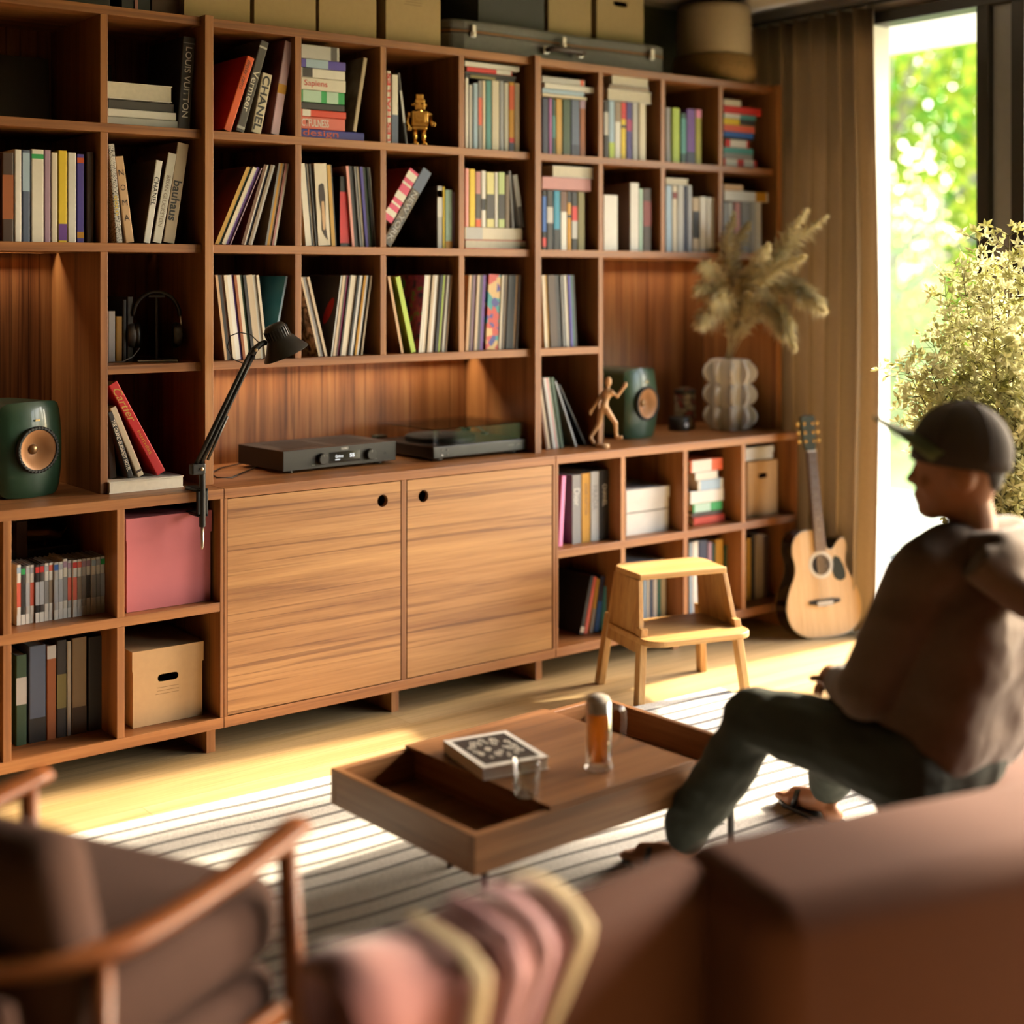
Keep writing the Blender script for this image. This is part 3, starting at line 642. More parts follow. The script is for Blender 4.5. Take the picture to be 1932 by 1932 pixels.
# ---- low right cabinet, lower cells
g = 'leaning books at low right'
zl = ZB
bk = art('black_sleeve', ['#0d0c0d', '#1a1718'], 5)
place_up('big black book with cream label leaning in bottom cubby', 'black', 1093, 1101, 1089, zl + .0006, YL + .02, .26, uTL=1114, m=bk, bands=[(.04, .14, 'cream')], group=g)
place_up('red-orange slim book leaning in bottom cubby behind stool', 'coral', 1101.5, 1109, 1090, zl + .0006, YL + .02, .24, uTL=1120, group=g)
place_up('yellow and grey slim book leaning in bottom cubby', 'yellow', 1112, 1119, 1094, zl + .0006, YL + .02, .24, uTL=1126, m=pal('gold'), bands=[(0, .45, 'grey')], group=g)
place_up('navy and blue book leaning in bottom cubby', 'navy', 1121, 1130, 1089, zl + .0006, YL + .02, .24, uTL=1134, bands=[(0, .55, 'blue')], group=g)
place_up('teal slim book leaning in bottom cubby beside stool', 'teal', 1133, 1141, 1108, zl + .0006, YL + .02, .22, uTL=1141.5, group=g)
place_up('tall red book with grey cover leaning in bottom cubby', 'red', 1149, 1156, 1066, zl + .0006, YL + .10, .24, uTL=1160, side=pal('grey'), group=g)
g = 'books seen through the stool'
rowset('bottom cubby seen through the stool', g, ZB, [('gold', 1206, 1213, 1085), ('light blue', 1214, 1220, 1080), ('ivory', 1221, 1226, 1082), ('slate blue', 1227, 1232, 1083), ('white', 1233, 1241, 1082), ('teal', 1242, 1247, 1084), ('white', 1248, 1257, 1084), ('dark red', 1262, 1270, 1084)], y=YL + .03, d=.22)
stack('the bottom cubby behind stool', g, atY(1232, 1079, YL + .03).z + .004, [('charcoal', 1190, 1262, .02), ('light grey', 1192, 1253, .028)], y=YL + .03, d=.22)
g = 'books right of the stool'
rowset('bottom cubby right of the stool', g, ZB, [('light blue', 1301, 1306, 1024), ('white', 1307, 1318, 1022), ('navy', 1319, 1335, 1020), ('mauve', 1336, 1344, 1023), ('dark teal', 1345, 1350, 1026), ('gold', 1351, 1365, 1018), ('dark green', 1368, 1380, 1028)], y=YL + .02, d=.24)
g = 'books behind the guitar'
rowset('bottom cubby behind the guitar', g, ZB, [('gold', 1409.5, 1417, 1016), ('charcoal', 1418, 1425, 1012), ('taupe', 1426, 1441, 1008), ('dark brown', 1442, 1452, 1010)], y=YL + .03, d=.24)
# ---- low left cabinet, bottom cell: binders
g = 'large books in the bottom left cubby'
rowset('bottom left cubby', g, ZB, [('dark green', 30, 51, 1236, dict(noun='large book', bands=[(.45, .75, 'light grey')], th=.1)), ('slate blue', 55, 87, 1218, dict(noun='large book', bands=[(0, .25, 'black')])), ('rust', 88.5, 106.5, 1218, dict(noun='large book', bands=[(.86, 1, 'light grey')])), ('charcoal', 107, 126, 1208, dict(noun='large book', bands=[(.3, .65, 'olive')])), ('light grey', 127, 135, 1210, dict(noun='slim book')), ('taupe', 136.5, 164, 1203, dict(noun='large book', bands=[(0, .28, 'dark brown')])), ('black', 167, 195, 1201, dict(noun='large book'))], y=.135, d=.3)
# ---- game cases
rc = random.Random(21)
yg = .10
for i in range(21):
    u0 = 31 + i * 8.85; x0, x1 = span(u0, u0 + 8.85, yg)
    h = .192 if i % 10 else .199
    base = ['white', 'ivory', 'white', 'light grey', 'dark grey', 'charcoal', 'black'][rc.randrange(7) if i % 3 else 0]
    top = ['blue', 'light blue', 'coral', 'green', 'red', 'mauve', 'silver'][rc.randrange(7)]
    t = x1 - x0 - .0008
    col_ = 'white' if base in ('ivory', 'light grey') else base
    book('slim %s plastic game case, %s from left in the low cabinet' % (base, ORD[i]), base, t, h, .135, ((x0 + x1) / 2, yg + (i % 4) * .002, ZM + .0006), bands=[(.86, .96, top), (0, .17, 'white'), (.3, .7, ['grey', 'silver', 'charcoal', 'coral', 'taupe'][rc.randrange(5)])], group='game cases in the low left cabinet', cat='game case', name='game_case')
# ================================================================== records
sleeve_in = mat('inner_paper', '#ded6c6', .8)
def record(label, m, t, loc, lean, y, spine=None, group=None, S=.315):
    """cardboard sleeve with its printed faces, standing on edge; spine toward the room"""
    r = thing('record', label, 'record', loc, 0, group); r.rotation_euler = (0, lean, 0)
    mb = MB(); c = min(.0012, t * .25)
    # folded card: two faces and a closed edge toward the room, open at the back
    mb.prism([(-t/2, S), (-t/2, .0), (t/2, .0), (t/2, S), (t/2 - c, S), (t/2 - c, c), (-t/2 + c, c), (-t/2 + c, S)], 0, S)
    me = mb.mesh('sleeve', [m, spine or m])
    for p in me.polygons:
        if p.normal.y < -.9 or p.normal.z > .9: p.material_index = 1
    link('sleeve', me, r)
    MB().box(-t/2 + c, t/2 - c, c + .002, S - .004, .003, S - .003).build('inner_sleeve', sleeve_in, r)
    return r
def records(cell, group, zs, y, items, lean_px, vtop, vbase_u=None):
    """items: (colour, width px[, cover material]) from uStart; all lean alike; lean_px = top shift in px over the sleeve height"""
    pass
def recrow(cell, group, zs, y, u0, items, lean, desc=None):
    x = atY(u0, 500, y).x; cl = math.cos(lean)
    for i, it in enumerate(items):
        nm, px = it[0], it[1]; m = it[2] if len(it) > 2 and it[2] else pal(nm, .5)
        xb = atY(u0 + sum(q[1] for q in items[:i+1]), 500, y).x; xa = atY(u0 + sum(q[1] for q in items[:i]), 500, y).x
        t = max(.003, (xb - xa) * cl - .0006)
        if isinstance(nm, str) and nm in PAL: sp = pal(nm, .6)
        else: sp = None
        lab = it[3] if len(it) > 3 else '%s record sleeve, %s from left in %s' % (nm, ORD[i], cell)
        record(lab, m, t, ((xa + xb) / 2, y + (i % 3) * .003, zs + .0008 + t/2 * abs(math.sin(lean))), lean, y, sp, group)
tanb = art('brown_cover', ['#4a3020', '#7b5a3c', '#35221a'], 6)
dred = art('dark_red_cover', ['#3a1712', '#6d2c22', '#4c1f18'], 5)
beach = art('beach_cover', ['#0f6d8c', '#2a93ad', '#7fc0c6', '#c7b48a'], 3.2)
heat = art('grey_cover', ['#2f2926', '#4a423d'], 4)
purp = art('purple_cover', ['#3a3173', '#a23a8c', '#c94794', '#6a9a70'], 22)
floral = art('floral_cover', ['#d8b478', '#d8b478', '#2f8f93', '#c4453b', '#3c3f8c', '#d8b478', '#caa264'], 30, kind='cells')
# second row, first cubby of the middle unit: leaning right
g = 'records leaning right in the second row'
a1 = math.atan2((466 - 404) / 440, .36)
recrow('the leaning fan under dieter rams', g, Z23, YF, 405, [('gold', 3, dred), ('gold', 6), ('dark teal', 4), ('cream', 6), ('light grey', 3), ('purple', 7), ('mauve', 2)], R(24))
recrow('the fan right of purple sleeve', g, Z23, YF, 455, [('brown', 6, dred), ('ivory', 3), ('slate blue', 4), ('taupe', 5, tanb), ('light grey', 4)], R(17.5))
recrow('the fan right of purple sleeve, steeper end', g, Z23, YF, 500, [('grey', 4, tanb), ('mustard', 5), ('cream', 4), ('dusty pink', 4), ('ivory', 4)], R(10.5))
g = 'records and box sets with the red box'
recrow('cubby with red box', g, Z23, YF, 577, [('ivory', 11), ('black', 4), ('ivory', 4), ('charcoal', 3)], R(-5.5))
bx = thing('record_box', 'ivory record sleeve with dark drawn animal left of red box', 'record', (0, 0, 0), 0, g)
xa, xb = span(600.5, 624, YF); t = xb - xa - .002
bx.location = ((xa + xb)/2, YF, Z23 + .004); bx.rotation_euler = (0, R(-3.5), 0)
MB().prism([(-t/2, .3), (-t/2, 0), (t/2, 0), (t/2, .3), (t/2 - .002, .3), (t/2 - .002, .002), (-t/2 + .002, .002), (-t/2 + .002, .3)], 0, .316).build('sleeve', pal('cream'), bx)
q = [(.0, .24), (-.012, .23), (-.014, .19), (-.006, .12), (-.008, .06), (.004, .035), (.016, .02), (.010, .07), (.012, .13), (.014, .19), (.010, .235)]
MB().prism([(x_, z_) for x_, z_ in q], 0, .0004, basis((1, 0, 0), (0, 0, 1), (0, -.0006, 0))).build('drawing', mat('ink_brown', '#2b1f16', .6), bx)
MB().prism([(-.004, .06), (.006, .06), (.010, .10), (.007, .17), (-.004, .17), (-.006, .1)], 0, .0004, basis((1, 0, 0), (0, 0, 1), (0, -.0012, 0))).build('drawing_belly', pal('tan'), bx)
recrow('cubby beside ivory animal drawing', g, Z23, YF, 626, [('gold', 7, pal('olive')), ('black', 3)], R(-4))
xa, xb = span(641, 661, YF)
place_up('black box with bright red lower block among records', 'black', 641, 662, 333, Z23 + .0006, YF + .01, .28, bands=[(.05, .78, mat('print_signal_red', '#d8161c', .45))], group=g, cat='box set', name='box_set')
recrow('cubby right of red box', g, Z23, YF, 664.5, [('salmon', 5), ('charcoal', 4), ('black', 6), ('grey', 3), ('black', 3), ('cream', 5), ('violet', 5, mat('print_ultramarine', '#3a2fb0', .5)), ('charcoal', 4), ('dark green', 4), ('black', 5), ('white', 2)], R(-5.2))
# third row
g = 'records leaning left behind the lamp'
recrow('cubby behind the lamp', g, Z3, YF, 424, [('tan', 5, tanb), ('black', 6), ('brown', 5), ('cream', 6), ('white', 9, pal('light blue')), ('purple', 4, pal('violet')), ('rust', 5), ('cream', 7), ('dark green', 5), ('black', 6), ('beige', 12, pal('taupe')), ('ivory', 7), ('cream', 5)], R(-7))
recrow('', g, Z3, YF, 511, [('light blue', 4, beach, 'blue beach picture record sleeve leaning right beside lamp')], R(11.5))
g = 'records in the third row, second cubby'
bw = art('black_white_cover', ['#efe8da', '#191716', '#efe8da', '#191716'], 14)
recrow('third-row cubby right of lamp', g, Z3, YF, 601, [('beige', 4, bw), ('grey', 4), ('light grey', 4), ('beige', 5)], R(-14.5))
r_ = recrow('', g, Z3, YF, 624, [('light grey', 3, heat, 'grey record sleeve with glowing flame shape, third row')], R(8.3))
hr = list(LABELS.values())[-1]
for nm_, hexc, s_, off_ in (('flame_halo', '#1f5d4d', 1.0, .0003), ('flame_ring', '#d8c24a', .78, .0006), ('flame_core', '#b3261c', .58, .0009)):
    el = [(.042 * s_ * math.cos(2*math.pi*i/28), .10 * s_ * math.sin(2*math.pi*i/28)) for i in range(28)]
    rot = [(x_ * math.cos(-.5) - z_ * math.sin(-.5), x_ * math.sin(-.5) + z_ * math.cos(-.5)) for x_, z_ in el]
    MB().prism(rot, 0, .0002, basis((0, -1, 0), (0, 0, 1), (-.0024 - off_ , .060, .175))).build(nm_, mat('print_' + nm_, hexc, .5), hr)
recrow('group right of the flame sleeve', g, Z3, YF, 628, [('beige', 5), ('dark brown', 4), ('magenta', 4), ('dark grey', 3), ('cream', 9), ('beige', 4), ('charcoal', 4), ('white', 5), ('silver', 3), ('mustard', 4), ('white', 4), ('black', 4), ('beige', 3)], R(8.3))
g = 'records in the third row, third cubby'
recrow('cubby of purple sleeve', g, Z3, YF, 757, [('tan', 5, tanb)], R(-12))
recrow('', g, Z3, YF, 776, [('lime green', 9, art('lime_cover', ['#8aa020', '#b5c23a', '#3e4a20'], 6), 'lime green record sleeve leaning left before purple cover')], R(-14))
recrow('', g, Z3, YF, 790, [('ivory', 4, purp, 'purple patterned record sleeve leaning right, third row')], R(5.5))
recrow('group right of purple patterned sleeve', g, Z3, YF, 794.5, [('ivory', 4), ('beige', 4), ('dark brown', 3), ('beige', 5), ('white', 5), ('taupe', 5), ('black', 6), ('lime green', 4, pal('ivory')), ('mauve', 3), ('ivory', 4), ('umber', 4), ('tan', 3)], R(5.2))
g = 'records in the third row, fourth cubby'
recrow('cubby with floral sleeve', g, Z3, YF, 878.5, [('tan', 5), ('dark brown', 5), ('mauve', 6), ('beige', 5), ('charcoal', 7), ('purple', 6, pal('mauve'))], R(3.2))
bx = thing('record_box', 'tan record box with floral print in third row', 'record', (0, 0, 0), 0, g)
xa, xb = span(916, 939, YF); t = xb - xa - .002
bx.location = ((xa + xb)/2, YF, Z3 + .003); bx.rotation_euler = (0, R(3.2), 0)
MB().prism([(-t/2, .3), (-t/2, 0), (t/2, 0), (t/2, .3), (t/2 - .002, .3), (t/2 - .002, .002), (-t/2 + .002, .002), (-t/2 + .002, .3)], 0, .316).build('sleeve', floral, bx)
recrow('cubby right of floral box', g, Z3, YF, 941, [('cream', 4), ('umber', 4), ('taupe', 5), ('charcoal', 6), ('black', 9), ('tan', 4), ('dark brown', 4)], R(3.2))
g = 'records in the right unit'
recrow('cubby above mannequin', g, Z3, YF, 1028.5, [('cream', 3), ('beige', 4), ('gold', 4), ('umber', 12), ('dark brown', 3), ('charcoal', 9), ('grey', 3), ('black', 4), ('ivory', 7), ('violet', 4, MATS['print_ultramarine']), ('dark teal', 5, pal('charcoal')), ('black', 4)], R(-3.3))
g = 'records beside the mannequin'
recrow('low group behind mannequin', g, ZC, A + .04, 1031, [('brown', 4, tanb), ('beige', 4), ('umber', 5), ('light grey', 6), ('dusty pink', 4), ('mint', 4, pal('ivory')), ('dark green', 6)], R(-10.5))
recrow('', g, ZC, A + .04, 1086, [('silver', 3, pal('grey'), 'grey record sleeve leaning steeply behind mannequin')], R(-22))
recrow('', g, ZC, A + .05, 1104, [('charcoal', 3, bk, 'black record sleeve leaning most steeply behind mannequin')], R(-29))
# dark framed sleeves at the back of the two left top cubbies
for nm_, x0_, lab in (('a', -.62, 'dark record sleeve leaning at back of top left corner cubby'), ('b', -.36, 'dark record sleeve at back behind flat white books')):
    r_ = thing('record', lab, 'record', (x0_ + (.0 if nm_ == 'a' else .01), .55, Z12 + .001), 0, 'dark sleeves at the back'); r_.rotation_euler = (R(-6), 0, 0)
    w_ = .20 if nm_ == 'a' else .17
    MB().box(0, w_, 0, .004, 0, .27).build('sleeve', mat('dim_sleeve', '#3a382f', .5), r_)
    MB().box(.004, w_ - .004, .0042, .0046, .004, .266).build('inner_sleeve', sleeve_in, r_)
# ================================================================== boxes
card = mat('kraft_card', '#c49f72', .75, noise=.05, scale=40)
cardt = mat('pale_kraft_card', '#bfa273', .75, noise=.05, scale=40)
def rect_hole(x0, x1, z0, z1, hx, hz, hw, hh, N=32):
    """outer rectangle and stadium hole with matching samples around the hole centre"""
    hole, outer = [], []
    for i in range(N):
        a = 2*math.pi*(i + .5)/N; dx, dz = math.cos(a), math.sin(a)
        # stadium
        l = hw/2 - hh/2
        e = .0
        sx = max(-1, min(1, dx * 2.2)); px = sx * l + dx * hh/2; pz = dz * hh/2 if abs(sx) >= 1 else (hh/2 if dz > 0 else -hh/2)
        if abs(sx) >= 1:
            b_ = math.atan2(dz, dx); px = (l if dx > 0 else -l) + hh/2 * math.cos(b_); pz = hh/2 * math.sin(b_)
        hole.append((hx + px, hz + pz))
        tt = min(((x1 if dx > 0 else x0) - hx)/dx if abs(dx) > 1e-6 else 9e9, ((z1 if dz > 0 else z0) - hz)/dz if abs(dz) > 1e-6 else 9e9)
        outer.append((hx + dx*tt, hz + dz*tt))
    for cx_, cz_ in ((x0, z0), (x0, z1), (x1, z0), (x1, z1)):
        i = min(range(N), key=lambda q: (outer[q][0]-cx_)**2 + (outer[q][1]-cz_)**2); outer[i] = (cx_, cz_)
    return outer, hole
def storage_box(label, w_, d_, h_, loc, rz, m, lid=.05, handle=True, group=None, name='storage_box', lines=False, hz=.58):
    r = thing(name, label, 'box', loc, rz, group)
    t = .003; mb = MB()
    mb.box(-w_/2, w_/2, d_ - t, d_, 0, h_ - .004).box(-w_/2, -w_/2 + t, t, d_ - t, 0, h_ - .004).box(w_/2 - t, w_/2, t, d_ - t, 0, h_ - .004).box(-w_/2, w_/2, t, d_ - t, 0, t)
    if handle:
        o_, hl = rect_hole(-w_/2, w_/2, 0, h_ - .004, 0, h_ * hz, w_ * .3, .026)
        mb.ring(o_, hl, 0, t, basis((1, 0, 0), (0, 0, 1), (0, t, 0)))
    else: mb.box(-w_/2, w_/2, 0, t, 0, h_ - .004)
    mb.build('body', m, r)
    e = .0035
    if lid:
        lb = MB().box(-w_/2 - e, w_/2 + e, -e, d_ + e, h_ - .003, h_)
        lb.box(-w_/2 - e, w_/2 + e, -e, -.0006, h_ - lid, h_ - .003).box(-w_/2 - e, w_/2 + e, d_ + .0006, d_ + e, h_ - lid, h_ - .003)
        lb.box(-w_/2 - e, -w_/2 - .0006, -.0006, d_ + .0006, h_ - lid, h_ - .003).box(w_/2 + .0006, w_/2 + e, -.0006, d_ + .0006, h_ - lid, h_ - .003)
        lb.build('lid', m, r)
    if lines:
        for q in range(3): MB().box(-.04 - .006*(q == 2), .04, -.0006, 0, h_ * (hz - .13) - q * .011, h_ * (hz - .13) - q * .011 + .0014).build('printed_line', mat('card_print', '#8a6c48', .8), r)
    return r
g = 'kraft storage boxes on the bookcase'
yb = .20
for i, (u0, u1, lab) in enumerate([(346, 473, 'pale kraft box on bookcase above LOUIS VUITTON, leftmost of four'), (478.5, 597, 'pale kraft box on bookcase above Vermeer, second of four'), (601, 711, 'pale kraft box on bookcase above Sapiens stack, third of four'), (727, 832, 'pale kraft box with handle slot touching the guitar case')]):
    xa, xb = span(u0, u1, yb)
    storage_box(lab, xb - xa - .006, .33, .31, ((xa + xb)/2, yb, ZT + .0008), 0, cardt, lid=0 if i < 3 else .0, handle=(i == 3), group=g, lines=(i >= 2), hz=.72)
xa, xb = span(228, 285, .24)
storage_box('dark green-black box on bookcase above the stacked white books', .30, .3, .29, (xa - .19, .24, ZT + .0008), 0, mat('dark_box', '#23241c', .6), lid=.0, handle=False, group='dark boxes on the left')
storage_box('dark crate on bookcase beside the dark brown box', xb - xa - .008, .3, .29, ((xa + xb)/2 + .0, .24, ZT + .0008), 0, mat('dark_box2', '#1f2320', .6), lid=.0, handle=False, group='dark boxes on the left')
MB().box(-.006, .006, -.004, 0, 0, .05).build('label_strip', pal('dusty pink'), list(LABELS.values())[-1])
xa, xb = span(285, 345, .24)
storage_box('dark brown box on bookcase left of pale kraft boxes', xb - xa - .006, .3, .29, ((xa + xb)/2, .24, ZT + .0008), 0, mat('dark_brown_box', '#4a2f1a', .6), lid=0, handle=False, group='dark boxes on the left')
# guitar case lying on the bookcase
case = thing('guitar_case', 'grey guitar case with leather trim lying on top of bookcase', 'guitar case', (1.755, .40, ZT + .0008))
def case_outline(s=1.0):
    pts = []
    prof = [(-.64, .13), (-.615, .175), (-.56, .195), (-.4, .20), (-.2, .195), (-.02, .182), (.1, .172), (.22, .182), (.38, .192), (.54, .19), (.6, .17), (.635, .12)]
    for x_, w_ in prof: pts.append((x_ * s, -w_ * s))
    for x_, w_ in reversed(prof): pts.append((x_ * s, w_ * s))
    return pts
gc = mat('grey_case_vinyl', '#6a6761', .6, noise=.12, scale=60, bump=.1); lea = mat('tan_leather', '#8a5f35', .6, noise=.1); chrome = mat('worn_chrome', '#b9b3a6', .3, 1.0, noise=.1)
MB().prism(case_outline(), 0, .085).build('case_body', gc, case, bevel=.012, seg=3)
MB().prism(case_outline(), .089, .136).build('case_lid', gc, case, bevel=.014, seg=3)
MB().prism(case_outline(1.004), .083, .091).build('leather_trim', lea, case)
for x_ in (-.52, -.03, .50):
    l = MB().box(x_ - .014, x_ + .014, -.208, -.196, .062, .084).box(x_ - .010, x_ + .010, -.212, -.198, .084, .112).ball((x_, -.209, .075), (.010, .006, .012))
    l.build('latch', chrome, case, bevel=.002)
hd = thing('tmp', None, None) if False else None
MB().tube([(-.13, -.205, .045), (-.125, -.235, .05), (-.08, -.245, .05), (.02, -.245, .05), (.06, -.235, .05), (.065, -.205, .045)], .012, 8).build('handle', mat('dark_leather', '#33241a', .5), case, smooth=True)
for x_ in (-.13, .065): MB().box(x_ - .016, x_ + .016, -.212, -.196, .03, .062).build('handle_bracket', chrome, case, bevel=.003)
ztc = ZT + .0008 + .1365
for u0, u1, lab, m_, ya in [(902, 1028, 'charcoal grey box standing on the guitar case', mat('charcoal_box', '#4d4c49', .7), .27), (1034, 1116, 'kraft box on the guitar case beside charcoal box', cardt, .27), (1125, 1215, 'kraft box on guitar case, nearest the basket', cardt, .27)]:
    xa, xb = span(u0, u1, ya)
    storage_box(lab, xb - xa - .006, .26, .29, ((xa + xb)/2, ya, ztc), 0, m_, lid=.0, handle=('nearest' in lab), group='boxes on the guitar case', hz=.62)
# basket
bk_ = thing('basket', 'cream fabric basket with woven straw base on bookcase corner', 'basket', (2.83, .36, ZT + .0008))
straw = mat('straw', '#b08a4c', .8, noise=.25, scale=70, bump=.4)
rb = random.Random(4)
for k in range(9):
    z = .011 + k * .0155; R0 = .185 + .012 * math.sin(k / 8 * math.pi)
    pts = [((R0 + .002*rb.random()) * math.cos(2*math.pi*i/40), (R0 + .002*rb.random()) * math.sin(2*math.pi*i/40), z + .0015*math.sin(i * 2.3 + k)) for i in range(41)]
    MB().tube(pts, .0098, 6, cap=False).build('straw_coil', straw, bk_, smooth=True)
MB().lathe([(.01, .004), (.18, .004), (.18, .01), (.01, .01)], 32).build('base', straw, bk_)
MB().lathe([(.178, .13), (.184, .15), (.187, .2), (.185, .28), (.181, .36), (.178, .392), (.174, .395), (.171, .36), (.175, .25), (.17, .14)], 40, cap=False).build('fabric_body', mat('cream_canvas', '#d9c49c', .9, noise=.06, scale=50, bump=.2), bk_, smooth=True)
# low left cabinet: pink box, kraft box, folder, dark ornament
pa, pb_ = atY(238, 1153, .05), atY(398, 1153, .05)
hp = atY(238, 980, .05).z - ZM
storage_box('large dusty pink storage box in low left cabinet', pb_.x - pa.x - .004, .36, hp, ((pa.x + pb_.x)/2, .05, ZM + .0008), 0, mat('pink_card', '#c46c72', .7, noise=.08, scale=8), lid=.075, handle=False)
pa, pb_ = atZ(250, 1376, ZB), atZ(384, 1349.5, ZB)
rz_ = math.atan2(pb_.y - pa.y, pb_.x - pa.x); wd_ = (pb_ - pa).length
hp = atY(250, 1232, pa.y).z - ZB
storage_box('kraft box with lid and oval handle slot, bottom left cubby', wd_ - .006, .31, hp, (Vector(((pa.x + pb_.x)/2, (pa.y + pb_.y)/2 + .004, ZB + .0008))), rz_, card, lid=.068, handle=True, lines=True, hz=.60)
xa, xb = span(31, 53, .30)
place_up('brown folder standing behind game cases in low left cabinet', 'umber', 31, 53, 984, ZM + .0006, .30, .25)
orn = thing('ornament', 'small dark brass animal ornament behind the game cases', 'ornament', (-.565, .36, ZM + .001))
brs = mat('dark_brass', '#7a5c2c', .35, .8)
ob = MB(); ob.tube([(-.10, 0, .235), (-.03, 0, .25), (.06, 0, .245), (.11, 0, .23)], [.018, .026, .026, .015], 8)
for x_ in (-.07, -.05, .06, .085): ob.tube([(x_, 0, .235), (x_ - .01, 0, .20)], [.010, .006], 6)
ob.tube([(-.10, 0, .24), (-.13, 0, .275)], [.012, .010], 6).ball((-.14, 0, .285), (.022, .014, .014)).tube([(.11, 0, .235), (.135, 0, .26)], [.007, .004], 6)
fuse(ob, 'figure', brs, orn, .005, 2)
MB().box(-.15, .15, -.05, .05, 0, .205).build('plinth', mat('ebony_block', '#17130f', .4), orn, bevel=.004)
# low right cabinet: white boxes, kraft box
xa, xb = span(1181, 1262, YL)
wbm = mat('white_card_box', '#ddd8d0', .65)
w_ = xb - xa - .004
storage_box('white flat box, lower of two in low right cabinet', w_, .27, .10, ((xa + xb)/2, YL, ZM + .0008), 0, wbm, lid=.0, handle=False, group='white boxes in low cabinet')
storage_box('white flat box with dark print on lid, upper of two', w_, .27, .10, ((xa + xb)/2, YL, ZM + .1016), 0, wbm, lid=.05, handle=False, group='white boxes in low cabinet')
r_ = list(LABELS.values())[-1]
for q in range(6): MB().box(-.07 + .03*q, -.055 + .03*q + .008*(q % 2), .06, .20 - .02*(q % 3), .1002, .1006).build('printed_mark', pal('charcoal'), r_)
xa, xb = span(1409.5, 1468, YL); hp = atY(1440, 868, YL).z - ZM
storage_box('kraft box with slot in low cabinet beside guitar neck', xb - xa - .008, .3, hp, ((xa + xb)/2, YL, ZM + .0008), 0, card, lid=.0, handle=True, hz=.72)
xa, xb = span(1410, 1461, YL); zk = ZM + .0008 + hp
storage_box('small white box on the kraft box beside guitar neck', xb - xa, .2, .062, ((xa + xb)/2, YL + .01, zk + .0008), 0, mat('white_glossy_card', '#e4e2de', .35), lid=.03, handle=False)
# ================================================================== hi-fi
blk = mat('matt_black_metal', '#1e1d1c', .45, .3, noise=.05, scale=80); blk2 = mat('black_plastic', '#100f0f', .4, noise=.05); blk3 = mat('satin_graphite', '#33322f', .42, .5, noise=.04, scale=120)
scr = emis('display_lettering', '#dfe8f0', 1.6)
amp = thing('amplifier', 'black amplifier with lit display and two knobs in niche', 'amplifier', (.602, .204, ZC), R(4))
W2 = .265; z0, z1 = .013, .088
MB().box(-W2, W2, .006, .33, z0, z1).build('housing', blk, amp, bevel=.002)
MB().box(-W2 - .001, W2 + .001, 0, .008, z0 - .001, z1 + .001).build('front_panel', blk3, amp, bevel=.0015)
for s in (-1, 1):
    for q in (.05, .28): MB().lathe([(.018, 0), (.018, z0)], 16, Matrix.Translation((s * .21, q, 0))).build('foot', blk2, amp)
fx = lambda t_: -W2 + 2 * W2 * t_
MB().box(fx(.39), fx(.67), -.0012, .001, .026, .068).build('display', mat('display_glass', '#050506', .08, coat=.5), amp)
text('Qobuz', amp, .036, .012, basis((1, 0, 0), (0, 0, 1), (fx(.48), -.0018, .050)), scr, 'display_text')
text('55', amp, .022, .013, basis((1, 0, 0), (0, 0, 1), (fx(.595), -.0018, .050)), scr, 'display_text', bold=.015)
MB().box(fx(.445), fx(.485), -.0018, -.0012, .036, .0385).build('display_text', scr, amp)
for k_ in (.325, .755):
    kb = MB().lathe([(.0215, 0), (.0215, .016), (.019, .0185), (0, .0185)], 28, basis((1, 0, 0), (0, 0, 1), (fx(k_), 0, .047)) ).build('knob', blk3, amp, auto=40)
    MB().box(-.0006, .0006, -.0005, .0005, 0, .009, basis((1, 0, 0), (0, 1, 0), (fx(k_), -.0188, .056))).build('pointer', pal('light grey'), kb)
for xx in (fx(.5), fx(.56)):
    MB().box(xx - .0006, xx + .0006, -.0008, 0, .0745, .0835).build('logo_frame', pal('light grey'), amp)
for zz in (.0745, .0829): MB().box(fx(.5), fx(.56), -.0008, 0, zz, zz + .0008).build('logo_frame', pal('light grey'), amp)
text('HEGEL', amp, .026, .005, basis((1, 0, 0), (0, 0, 1), (fx(.53), -.0008, .079)), pal('white'), 'logo', bold=.01)
text('Power', amp, .014, .004, basis((1, 0, 0), (0, 0, 1), (fx(.255), -.0008, .026)), pal('light grey'), 'mark')
text('Input', amp, .012, .004, basis((1, 0, 0), (0, 0, 1), (fx(.815), -.0008, .026)), pal('light grey'), 'mark')
MB().lathe([(.0055, 0), (.0055, .0012), (.0035, .0012), (.0035, .0002), (0, .0002)], 16, basis((1, 0, 0), (0, 0, 1), (fx(.90), .0002, .045))).build('headphone_socket', blk2, amp)
for q in range(14):
    MB().box(-.20 + q * .0135, -.192 + q * .0135, .06, .27, z1, z1 + .0008).build('vent_slat', blk2, amp)
for q in range(14):
    MB().box(.02 + q * .0135, .028 + q * .0135, .06, .27, z1, z1 + .0008).build('vent_slat', blk2, amp)
cb = [(.385, .42, .99), (.34, .40, .952), (.24, .32, .948), (.14, .22, .948), (.09, .24, .949), (.12, .36, .949), (.22, .48, .949), (.35, .55, .95)]
MB().tube(cb, .003, 6).build('power_cable', blk2, None, smooth=True)
tag(bpy.data.objects['power_cable'], 'thin black power cable looping left of the amplifier', 'cable')
tt = thing('turntable', 'black turntable under clear dust cover right of amplifier', 'turntable', (1.240, .148, ZC), R(3.0))
tm = mat('turntable_black', '#191817', .35, noise=.04)
MB().box(-.25, .25, 0, .40, .014, .062).build('plinth', tm, tt, bevel=.004)
for s in (-1, 1):
    for q in (.05, .35): MB().lathe([(.026, 0), (.03, .006), (.03, .014)], 18, Matrix.Translation((s * .2, q, 0))).build('foot', blk2, tt)
